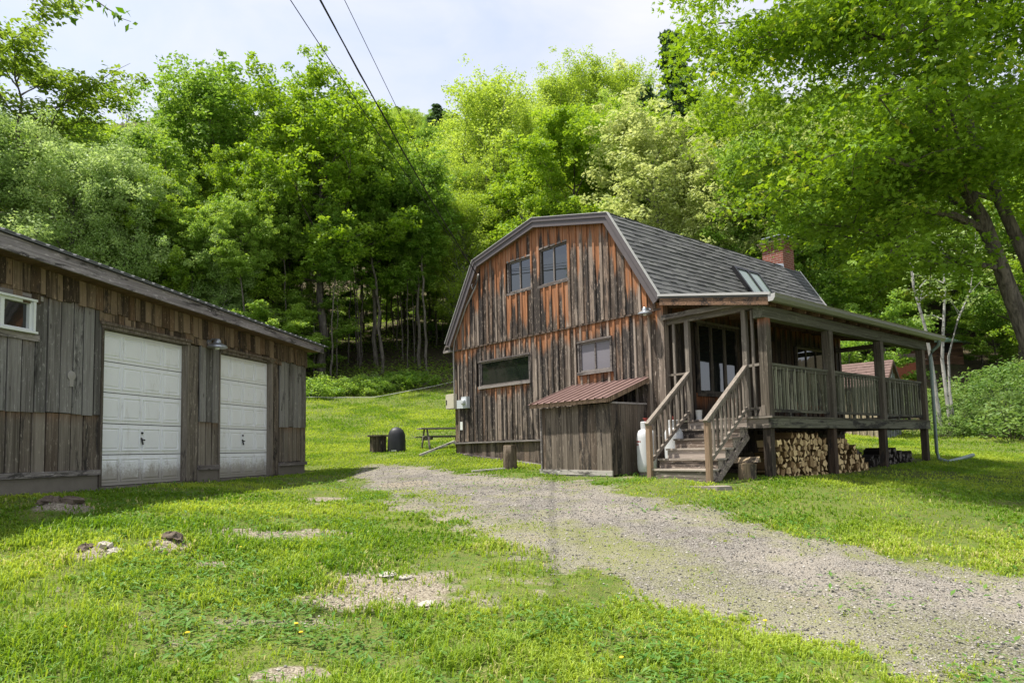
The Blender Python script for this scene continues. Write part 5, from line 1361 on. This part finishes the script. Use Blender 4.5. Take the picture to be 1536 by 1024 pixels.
HERO = [
 ('oak', 25, 46, 8, 'tall dark spreading tree rising highest at the left edge', 1.35),
 ('ash', -55, 40, 150, 'pale leaved tree cut by the left edge behind the garage roof', 1.05),
 ('ash', 90, 41, 190, 'silvery pale leaved tree behind the left part of the garage roof', 1.1),
 ('ash', 185, 42, 215, 'second silvery tree, right of the palest one behind the garage roof', 1.0),
 ('bare', 195, 62, 105, 'nearly bare twiggy tree on the skyline beside the dark spreading tree', 1.0),
 ('maple_b', 300, 51, 92, 'tall rounded green tree topping the skyline above the garage', 1.15),
 ('maple', 238, 44, 250, 'lower green maple between the silvery trees and the tall rounded one', 0.95),
 ('maple_hi', 375, 46, 225, 'mid green tree in front of the gap between the two tallest rounded crowns', 0.95),
 ('maple_hi', 480, 47, 95, 'big clumpy bright green maple with the domed top left of the cables', 1.15),
 ('maple_hi', 565, 50, 215, 'bright green maple behind the thick overhead cable', 0.9),
 ('young', 655, 60, 200, 'yellow green tree with thin leaves below the dip in the skyline', 1.1),
 ('young', 745, 58, 88, 'tall sparse tree with visible branches above the left roof slope', 1.15),
 ('young', 690, 52, 290, 'sparse yellow green tree leaning over the left eave of the house', 1.0),
 ('young', 810, 63, 150, 'yellow green tree just right of the tall sparse one', 1.0),
 ('bare', 790, 56, 240, 'bare grey stemmed tree in the yellow green group above the ridge', 1.0),
 ('young', 705, 64, 165, 'yellow green tree left of the tall sparse one, over the far hilltop', 1.1),
 ('young', 780, 72, 118, 'thin leaved tree on the skyline right behind the tall sparse one', 1.2),
 ('young', 830, 80, 100, 'pale skyline tree on the right hill, nearest the tall sparse one', 1.2),
 ('young', 915, 82, 82, 'pale skyline tree on the right hill, midmost of its row', 1.2),
 ('maple', 870, 50, 175, 'dense lime green tree above the ridge of the house', 1.1),
 ('maple', 835, 43, 330, 'lower dark lime tree directly behind the house ridge', 1.0),
 ('maple', 930, 55, 160, 'broad lime green tree above the upper end of the shingle roof', 1.1),
 ('young', 870, 86, 92, 'thin leaved skyline tree left of the two topmost ones on the right hill', 1.3),
 ('young', 960, 84, 72, 'thin leaved skyline tree beside the spruce', 1.2),
 ('spruce', 1036, 66, 48, 'dark spruce on the skyline beside the big maple', 1.0),
 ('spruce', 965, 70, 120, 'second dark spruce, lower and left of the skyline one', 0.9),
 ('cream', 1000, 44, 150, 'creamy pale blossoming tree above the shingle roof', 1.1),
 ('cream', 1085, 42, 215, 'pale tree behind the roof, left of the chimney', 1.0),
 ('maple_b', 1165, 40, 190, 'mid green tree behind the chimney', 1.15),
 ('maple', 1250, 41, 240, 'bright green tree right of the chimney', 1.1),
 ('maple', 1320, 44, 250, 'bright layered tree behind the white birches', 1.1),
 ('maple_b', 1445, 54, 160, 'green tree behind the green roofed cabin', 1.1),
 ('maple_b', 1540, 40, 190, 'green tree at the right edge behind the brush', 1.1),
 ('maple', 1640, 36, 200, 'green tree cut by the right edge behind the big maple', 1.1),
]
for k, px_, D, py, lab, w in HERO: ptree(k, px_, D, py, lab, w)
# the trunks seen standing at the edge of the wood between the garage and the house
for px_, D, py, key, lab in ((497, 45, 300, 'pole', 'tall dark trunked tree at the wood edge straight above the garage end'), (630, 49, 250, 'tall', 'thickest dark trunked tree at the wood edge left of the house'), (605, 52, 280, 'pole', 'slim tree in the wood just left of the thickest trunk'),
                             (570, 55, 290, 'pole', 'slim straight tree in the middle of the open wood'), (535, 51, 280, 'pole', 'slim straight tree between the open wood and the garage end'), (655, 56, 260, 'pole', 'slim tree in the wood hard by the left eave of the house'), (333, 44, 330, 'ash', 'thin pale trunked tree above the middle of the garage roof'), (260, 45, 240, 'pole', 'slim dark trunked tree above the right part of the near garage door'), (425, 46, 250, 'pole', 'slim dark trunked tree above the far garage door'), (455, 49, 240, 'pole', 'slim dark trunked tree just left of the garage end'), (590, 58, 260, 'pole', 'slim tree set back in the middle of the open wood'), (295, 43, 300, 'pole', 'slim trunked tree above the gap between the two garage doors'), (368, 43, 290, 'pole', 'slim trunked tree just right of the pale trunked one'), (215, 44, 270, 'pole', 'slim trunked tree above the near garage door, left of the dark one')):
    o = ptree(key, px_, D, py, lab, 0.9)
    if px_ == 630: o.scale.x *= 1.25; o.scale.y *= 1.25
rs = random.Random(31)
for i in range(14):
    px_ = 440 + 17*i + rs.uniform(-5, 5); D = rs.uniform(46.5, 60)
    ptree('pole', px_, D, rs.uniform(225, 300), 'slender dark trunked tree with a high crown at the front of the open wood', rs.uniform(0.5, 0.75), 'slender trees at the front of the open wood')
# the wood behind: rows going up the slope
rs = random.Random(5)
FOREST = 'trees of the hillside wood'
cnt = 0
for D, step, hh in ((50, 5.0, 15), (55, 5.6, 16), (61, 6.2, 17), (68, 6.8, 18), (77, 7.6, 18), (88, 8.6, 18), (102, 10, 18), (118, 11, 18)):
    x = col(-110, D) + rs.uniform(0, step)
    while x < col(1690, D):
        px_ = 768 + x/D*1047; y = D + rs.uniform(-2.4, 2.4)
        if 1345 < px_ < 1500 and D < 52: x += step*0.6; continue
        if px_ < 430: ks = ('maple_b', 'maple', 'tall', 'oak', 'ash')
        elif px_ < 690: ks = ('pole', 'pole', 'tall') if D < 80 else ('young', 'tall', 'pole')
        elif px_ < 850: ks = ('young', 'young', 'maple', 'bare')
        elif px_ < 1010: ks = ('maple', 'young', 'cream', 'maple_b')
        else: ks = ('maple_b', 'maple', 'tall', 'cream')
        k = rs.choice(ks); H = hh*rs.uniform(0.8, 1.12)
        z = gz1(x, y); lim = 150 if px_ < 230 else 130 if px_ < 430 else 150 if px_ < 560 else 205 if px_ < 690 else 150 if px_ < 830 else 110
        lim_H = top(lim, px_, y) - z
        if lim_H > 6:
            H = min(H, lim_H*rs.uniform(0.9, 1.0))
            nm = dict(maple='bright green tree standing inside the wood on the slope', maple_b='mid green tree standing inside the wood on the slope', tall='tall trunked forest tree standing inside the wood on the slope', oak='dark spreading tree standing inside the wood on the slope', ash='silvery tree standing inside the wood on the slope', pole='slim high crowned tree standing inside the open part of the wood', young='thin leaved yellow green tree inside the wood on the slope', bare='bare stemmed tree standing inside the wood on the slope', cream='creamy pale tree standing inside the wood on the slope')[k]
            plant(k, x, y, H, nm, FOREST, rs.uniform(1.0, 1.2)); cnt += 1
        x += step*rs.uniform(0.7, 1.3)*(0.55 if 430 < px_ < 690 and D < 70 else 1.0)
# far hilltop seen in the dip of the skyline
for i in range(46):
    D = rs.uniform(150, 235); px_ = rs.uniform(540, 760); x = col(px_, D)
    plant(rs.choice(('maple_b', 'tall', 'young', 'spruce')), x, D, rs.uniform(13, 18), 'small distant tree on the far hilltop in the dip of the skyline', 'trees of the far hilltop', 1.3)
# the wood goes on beyond the left edge (mirrored in the gable windows)
for i in range(14):
    x = -30 - rs.uniform(0, 10) - (i % 2)*6; y = 6 + i*2.6
    plant(rs.choice(('maple_b', 'maple', 'tall')), x, y, rs.uniform(7, 12), 'tree of the wood beyond the left end of the garage', 'trees beyond the garage', 1.1)
# saplings in the wood and at its edge
for i, (px_, D) in enumerate(((255, 41), (340, 42), (410, 43), (470, 47), (445, 52), (505, 56), (540, 60), (600, 63), (655, 58), (640, 66), (570, 68), (1060, 36), (1120, 33), (1200, 33), (1275, 31), (1240, 36), (1330, 36), (1010, 38), (225, 42), (300, 43), (375, 44), (440, 45), (1478, 47), (1500, 44), (1525, 46), (1550, 42), (1465, 55), (1505, 52), (1535, 53), (1375, 50))):
    x = col(px_, D)
    plant('sapling', x, D, rs.uniform(3.5, 6.0), 'small layered sapling in front of or below the taller trees', 'saplings along the wood edge', 1.25)
# brush at the top of the lawn
for i in range(26):
    px_ = 452 + 225*(i/33) + rs.uniform(-4, 4); D = 38.6 + (px_-452)/225*5.6 + rs.uniform(0.2, 3.0); x = col(px_, D)
    plant(rs.choice(('shrub', 'shrub_d', 'shrub_d')), x, D, rs.uniform(0.5, 1.05), 'low green bush at the top of the lawn below the wood', 'bushes along the top of the lawn', 1.3)
# brush at the right beyond the lawn
for i in range(64):
    px_ = rs.uniform(1405, 1660); D = rs.uniform(24.5, 37); x = col(px_, D)
    plant(rs.choice(('shrub', 'shrub_b', 'shrub_b')), x, D, rs.uniform(0.7, 2.2)*((0.55 + 0.05*(D-20)) if px_ > 1465 else 0.75), 'pale green bush in the overgrown bank right of the porch', 'bushes of the overgrown bank', 1.25)
for i in range(10):
    px_ = rs.uniform(1240, 1400); D = rs.uniform(27, 34); x = col(px_, D)
    plant('shrub', x, D, rs.uniform(0.9, 1.6), 'low bush behind the porch', 'bushes behind the porch', 1.2)

# white birches beyond the porch end
def birch(x, y, pts, r, label, seed):
    z = gz1(x, y); o = empty('birch_tree', (x, y, z), 0, label, 'tree', 'white stemmed birches')
    m = MB(); P = [Vector(q) for q in pts]; P[0].z = -0.3
    m.tube(P, [r*(1-0.75*i/(len(P)-1)) for i in range(len(P))], 9)
    rs_ = random.Random(seed); C = []
    for k in range(11):
        i = rs_.randint(3, len(P)-2); s = P[i].lerp(P[i+1], rs_.random()); t = rs_.random()*6.28
        e = s + Vector((math.cos(t)*1.3, math.sin(t)*1.3, rs_.uniform(0.4, 1.4))); m.tube([s, s.lerp(e, .5)+Vector((0, 0, .1)), e], [r*.3, r*.2, r*.08], 5)
        for f in (0.5, 0.8, 1.0): C.append(tuple(s.lerp(e, f)))
    C.append(tuple(P[-1])); C.append(tuple(P[-2]))
    m.build('trunk', M['bark_white'], o)
    V, F, rr = leaf_cloud(np.array(C), 16, 0.065, 0.5, np.full(len(C), 0.45), 0.1, seed, 0.4)
    link_mesh('crown', np_mesh('crown', V, F, L['pale'], dict(rnd=rr, prot=np.zeros(len(rr)))), o)
birch(16.6, 27.0, [(0, 0, 0), (-0.15, 0, 1.4), (-0.25, 0, 2.8), (-0.35, 0.1, 4.2), (-0.70, 0.1, 5.8), (-0.80, 0.1, 7.6), (-0.9, 0.2, 9.4)], 0.086, 'leftmost white birch, its stem bending left above the gutter', 301)
birch(17.15, 27.3, [(0, 0, 0), (-0.12, 0, 1.5), (-0.2, 0, 2.9), (-0.05, 0, 4.3), (0.15, 0.1, 5.6), (0.2, 0.1, 7.4), (0.1, 0.2, 9.2)], 0.083, 'middle white birch, standing upright between the other two stems', 302)
birch(17.5, 27.6, [(0, 0, 0), (-0.15, 0, 1.6), (-0.1, 0, 3.0), (0.35, 0, 4.4), (1.0, 0.1, 5.6), (1.35, 0.1, 7.2), (1.5, 0.2, 8.6)], 0.056, 'rightmost white birch, its thin stem leaning right', 303)

# ---- the big maple whose crown fills the upper right
MX, MY = 10.75, 13.6; MZ = gz1(MX, MY)
mp = empty('maple_tree', (MX, MY, MZ), 0, 'huge maple at the right edge with forked trunk and crown overhanging the porch', 'tree')
def mw(x, y, z): return Vector((x-MX, y-MY, z+EYE-MZ))       # heights given from the eye
tm = MB()
TR = [Vector((0, 0, -0.4)), mw(10.55, 13.55, 0.6), mw(10.05, 13.5, 2.0), mw(9.66, 13.5, 3.35), mw(9.38, 13.5, 4.3), mw(8.98, 13.5, 5.15), mw(8.5, 13.4, 6.4), mw(7.9, 13.2, 7.9), mw(7.2, 13.0, 9.6)]
tm.tube(TR, [0.30, 0.22, 0.165, 0.145, 0.13, 0.105, 0.085, 0.06, 0.03], 12)
ST2 = [mw(10.75, 13.8, 0.5), mw(10.8, 13.8, 2.0), mw(10.35, 13.7, 3.5), mw(9.95, 13.8, 4.8), mw(9.6, 14.0, 6.4), mw(9.7, 14.3, 8.4), mw(10.1, 14.6, 10.6)]
tm.tube(ST2, [0.18, 0.155, 0.125, 0.105, 0.085, 0.06, 0.03], 10)
ST3 = [mw(10.6, 13.6, 0.5), mw(11.2, 13.4, 2.4), mw(11.9, 13.2, 4.6), mw(12.6, 13.0, 7.0), mw(13.2, 12.6, 9.5)]
tm.tube(ST3, [0.25, 0.22, 0.17, 0.12, 0.05], 9)
LIMBS = [[mw(9.33, 13.5, 4.15), mw(8.7, 13.35, 4.38), mw(8.1, 13.25, 4.45), mw(7.3, 13.1, 4.66), mw(6.5, 12.9, 4.82), mw(5.4, 12.5, 5.0)]]
rs = random.Random(77)
src = TR[3:] + ST2[3:] + ST3[2:]
for k in range(46):
    s = rs.choice(src); t = rs.uniform(0, 6.28); Lr = rs.uniform(2.5, 5.0)
    if rs.random() < 0.5: t = rs.uniform(2.4, 4.6)
    d = Vector((math.cos(t), math.sin(t)*0.8, rs.uniform(-0.02, 0.75))).normalized(); q = [s.copy()]; c = s.copy()
    for j in range(5):
        d = (d + Vector((rs.uniform(-.2, .2), rs.uniform(-.2, .2), rs.uniform(-.16, .10)))).normalized(); c = c + d*Lr/5; q.append(c.copy())
    LIMBS.append(q)
C = []
for q in LIMBS:
    r0 = 0.085 if q is LIMBS[0] else rs.uniform(0.03, 0.06)
    tm.tube(q, [r0*(1-0.8*j/(len(q)-1)) for j in range(len(q))], 7)
    for j in range(2, len(q)):
        C.append(q[j])
        for e in range(2):
            d = Vector((rs.uniform(-1, 1), rs.uniform(-1, 1), rs.uniform(-.35, .35))); e_ = q[j] + d*1.1
            tm.tube([q[j], q[j].lerp(e_, .5)+Vector((0, 0, .08)), e_], [r0*.25, r0*.18, 0.006], 5); C.append(e_)
tm.build('trunk', M['bark_maple'], mp)
# more sprays filling the crown's volume
cen = mw(9.2, 13.2, 8.3); 
for k in range(430):
    while True:
        d = Vector((rs.gauss(0, 1), rs.gauss(0, 1), rs.gauss(0, 1))).normalized()*(rs.random()**0.42)
        p = cen + Vector((d.x*6.35, d.y*5.4, d.z*5.0))
        w = p + Vector((MX, MY, MZ-EYE))
        # the skirt of the crown rises towards the trunk
        low = 3.2 + 0.9*math.exp(-((w.x-9.3)/1.3)**2) - 0.35*min(1, abs(w.x-9.3)/4)
        if w.z > low and w.y > 7.6 and w.z > (0.42 if 0.28 < w.x/w.y < 0.45 else 0.345 if w.x < 0.55*w.y else 0.285)*w.y + rs.uniform(0, 0.5): break
    C.append(p)
C = np.array([tuple(p) for p in C])
g = np.random.default_rng(4)
V, F, rr = leaf_cloud(C, 104, 0.058, 0.24, g.uniform(0.55, 0.95, len(C)), 0.22, 99, 0.55, shape=8)
link_mesh('crown', np_mesh('crown', V, F, L['maple'], dict(rnd=rr, prot=np.zeros(len(rr)))), mp)

# ---- leafy twig hanging in at the top left
tw = empty('overhanging_branch', (-3.95, 6.0, 4.6+EYE), 0, 'leafy twig hanging into view against the sky at upper left', 'branch')
m = MB(); pts = [Vector((-0.9, 0.1, 0.75)), Vector((-0.3, 0, 0.1)), Vector((0.1, 0, -0.35)), Vector((0.33, 0, -0.52)), Vector((0.52, 0, -0.66)), Vector((0.60, 0.0, -0.69))]
m.tube(pts, [0.02, 0.012, 0.008, 0.005, 0.003, 0.002], 6); p2 = [Vector((-0.3, 0, 0.1)), Vector((0.0, 0, -0.40)), Vector((0.05, 0, -0.52)), Vector((0.12, 0, -0.62))]; m.tube(p2, [0.009, 0.005, 0.003, 0.002], 5); m.build('twig', M['bark'], tw)
C = np.array([tuple(pts[2]), tuple(pts[3]), tuple(pts[4]), tuple(pts[5]), tuple(p2[2]), tuple(p2[3]), (0.25, 0, -0.47), (0.45, 0, -0.62), (-0.1, 0, -0.2), (0.3, 0.1, -0.3)])
V, F, rr = leaf_cloud(C, 5, 0.045, 0.9, np.full(len(C), 0.10), 0, 5, 0.0)
link_mesh('leaves', np_mesh('leaves', V, F, L['maple'], dict(rnd=rr, prot=np.zeros(len(rr)))), tw)

# ------------------------------------------------------------------ buildings beyond the porch
sx, sy = 13.6, 27.0; szz = gz1(sx, sy)
sd = empty('garden_shed', (sx, sy, szz), -0.80, 'small shed with reddish shingle roof and pale blue grey gable behind the porch', 'shed')
wl, dp, hw, hr_ = 2.0, 1.7, 1.75, 2.75       # ridge runs along x, gable faces +x
bz = -0.4
m = MB(); strip_wall(m, lambda s, d, z: (s, -dp/2-d, z), -wl/2, wl/2, lambda s: bz, lambda s: hw, [], lambda s: 9, pitch=0.26, batten=0.05); m.build('front_boards', M['shedwarm'], sd)
m = MB(); strip_wall(m, lambda s, d, z: (wl/2+d, s, z), -dp/2, dp/2, lambda s: bz, lambda s: hr_-0.06-abs(s)*(hr_-hw)/(dp/2), [], lambda s: 9, pitch=0.2, batten=0.05, kinks=(0.0,)); m.build('gable_boards', M['shedwall'], sd)
m = MB(); m.box(-wl/2+0.02, wl/2-0.02, -dp/2+0.02, dp/2-0.02, bz, hw-0.02, 0.5); m.build('wall_core', M['dark'], sd)
m = MB()
for s_ in (-1, 1):
    sl_ = math.hypot(dp/2+0.15, hr_-hw+0.17)
    shingle_slope(m, (-wl/2-0.15, s_*(dp/2+0.15), hw-0.17), (1, 0, 0), (0, -s_*(dp/2+0.15), hr_-hw+0.17), wl+0.3, sl_)
    m.prism([(-wl/2-0.14, s_*(dp/2+0.14), hw-0.17), (-wl/2-0.14, 0, hr_-0.01), (-wl/2-0.14, 0, hr_-0.08), (-wl/2-0.14, s_*(dp/2+0.14), hw-0.24)], (wl+0.28, 0, 0), 0.5)
m.build('roof', M['shedroof'], sd)
m = MB()
for s_ in (-1, 1): m.beam((wl/2+0.16, s_*(dp/2+0.17), hw-0.24), (wl/2+0.16, 0, hr_-0.07), 0.03, 0.10, up=(0, s_*0.5, 1))
m.build('bargeboard', M['side'], sd)
# cabin with green roof up the bank
cx, cy = 28.0, 47.5; cz = gz1(cx, cy)
cb_ = empty('cabin', (cx, cy, cz), 0.15, 'brown cabin with pale green metal roof seen past the birches', 'cabin')
m = MB()
for k in range(7): m.box(-1.9, 1.9, -1.6-random.uniform(0, .02), 1.6, -0.4+k*0.21, -0.4+k*0.21+0.205)
m.build('wall', M['brownwall'], cb_)
m = MB()
vs = [(-2.3, -2.0, 1.05), (2.3, -2.0, 1.05), (2.3, 2.0, 1.05), (-2.3, 2.0, 1.05), (-0.9, 0, 1.85), (0.9, 0, 1.85)]
m.add(vs, [(0,1,5,4), (1,2,5), (2,3,4,5), (3,0,4), (3,2,1,0)], 0.5); m.build('roof', M['greenroof'], cb_)
m = MB(); m.box(0.2, 1.0, -1.635, -1.60, 0.4, 1.0, 0.4); m.build('window', M['dark'], cb_)
rx, ry = 23.6, 42.0
rb2 = empty('rust_shed', (rx, ry, gz1(rx, ry)), 0.2, 'small rust red outbuilding glimpsed between far porch posts', 'shed')
m = MB()
for k in range(6): m.box(-1.0+k*0.335, -1.0+k*0.335+0.33, -0.7, 0.7, -0.3, 1.15)
m.build('wall', plain('rust_paint', (0.30, 0.09, 0.045), 0.8, var=0.3), rb2)
m = MB(); m.prism([(-1.15, -0.85, 1.1), (-1.15, 0, 1.6), (-1.15, 0.85, 1.1)], (2.3, 0, 0), 0.5); m.build('roof', M['shedroof'], rb2)

# ------------------------------------------------------------------ light, sky, camera
SUN_EL, SUN_AZ = math.radians(67.5), (-1.0, 0.0)
w = bpy.data.worlds.new('World'); SC.world = w; w.use_nodes = True; nt = w.node_tree; nt.nodes.clear()
out = nt.nodes.new('ShaderNodeOutputWorld'); bg = nt.nodes.new('ShaderNodeBackground'); sk = nt.nodes.new('ShaderNodeTexSky')
sk.sky_type = 'NISHITA'; sk.sun_disc = False; sk.sun_elevation = SUN_EL; sk.sun_rotation = math.atan2(SUN_AZ[0], SUN_AZ[1]); sk.air_density = 1.0; sk.dust_density = 1.5
tc = nt.nodes.new('ShaderNodeTexCoord'); mp_ = nt.nodes.new('ShaderNodeMapping'); mp_.inputs['Scale'].default_value = (1.6, 1.6, 4.2)
nz = nt.nodes.new('ShaderNodeTexNoise'); nz.inputs['Scale'].default_value = 1.7; nz.inputs['Detail'].default_value = 7; nz.inputs['Roughness'].default_value = 0.55; nz.inputs['Distortion'].default_value = 0.6
rmp = nt.nodes.new('ShaderNodeMapRange'); rmp.inputs['From Min'].default_value = 0.30; rmp.inputs['From Max'].default_value = 0.66; rmp.inputs['To Min'].default_value = 0.55; rmp.inputs['To Max'].default_value = 1.0
mx = nt.nodes.new('ShaderNodeMix'); mx.data_type = 'RGBA'; mx.inputs[7].default_value = (3.75, 3.8, 4.2, 1)
lk_ = nt.links.new
lk_(tc.outputs['Generated'], mp_.inputs[0]); lk_(mp_.outputs[0], nz.inputs['Vector']); lk_(nz.outputs['Fac'], rmp.inputs['Value']); lk_(rmp.outputs[0], mx.inputs[0])
lk_(sk.outputs[0], mx.inputs[6]); lk_(mx.outputs[2], bg.inputs[0]); bg.inputs[1].default_value = 0.12; lk_(bg.outputs[0], out.inputs[0])
sun = bpy.data.lights.new('sun', 'SUN'); sun.energy = 3.7; sun.angle = math.radians(0.9); sun.color = (1.0, 0.95, 0.86)
so_ = bpy.data.objects.new('sun', sun); COL.objects.link(so_)
h_ = math.hypot(*SUN_AZ); tosun = Vector((SUN_AZ[0]/h_*math.cos(SUN_EL), SUN_AZ[1]/h_*math.cos(SUN_EL), math.sin(SUN_EL)))
so_.rotation_euler = tosun.to_track_quat('Z', 'Y').to_euler(); so_.location = (-20, 10, 40)

cam = bpy.data.cameras.new('camera'); co_ = bpy.data.objects.new('camera', cam); COL.objects.link(co_)
Fv, PIT, ROL, CY = 1046.94, 0.0745806, 0.022189, 596.21
fw = Vector((0, math.cos(PIT), math.sin(PIT))); r0 = Vector((1, 0, 0)); u0 = Vector((0, -math.sin(PIT), math.cos(PIT)))
rt = r0*math.cos(ROL) - u0*math.sin(ROL); uv = u0*math.cos(ROL) + r0*math.sin(ROL)
co_.matrix_world = Matrix(((rt.x, uv.x, -fw.x, 0), (rt.y, uv.y, -fw.y, 0), (rt.z, uv.z, -fw.z, EYE), (0, 0, 0, 1)))
cam.sensor_width = 36; cam.sensor_fit = 'HORIZONTAL'; cam.lens = 36*Fv/1536; cam.shift_y = (CY-512)/1536; cam.clip_start = 0.1; cam.clip_end = 1500
SC.camera = co_
SC.view_settings.view_transform = 'Standard'; SC.view_settings.look = 'None'; SC.view_settings.gamma = 1.0; SC.view_settings.exposure = 1.12
SC.render.engine = 'CYCLES'
cy_ = SC.cycles; cy_.max_bounces = 8; cy_.diffuse_bounces = 5; cy_.glossy_bounces = 3; cy_.transmission_bounces = 5; cy_.transparent_max_bounces = 4
cy_.caustics_reflective = False; cy_.caustics_refractive = False; cy_.sample_clamp_indirect = 6.0
cy_.use_denoising = True; cy_.denoiser = 'OPENIMAGEDENOISE'; cy_.denoising_input_passes = 'RGB_ALBEDO_NORMAL'; cy_.denoising_prefilter = 'NONE'
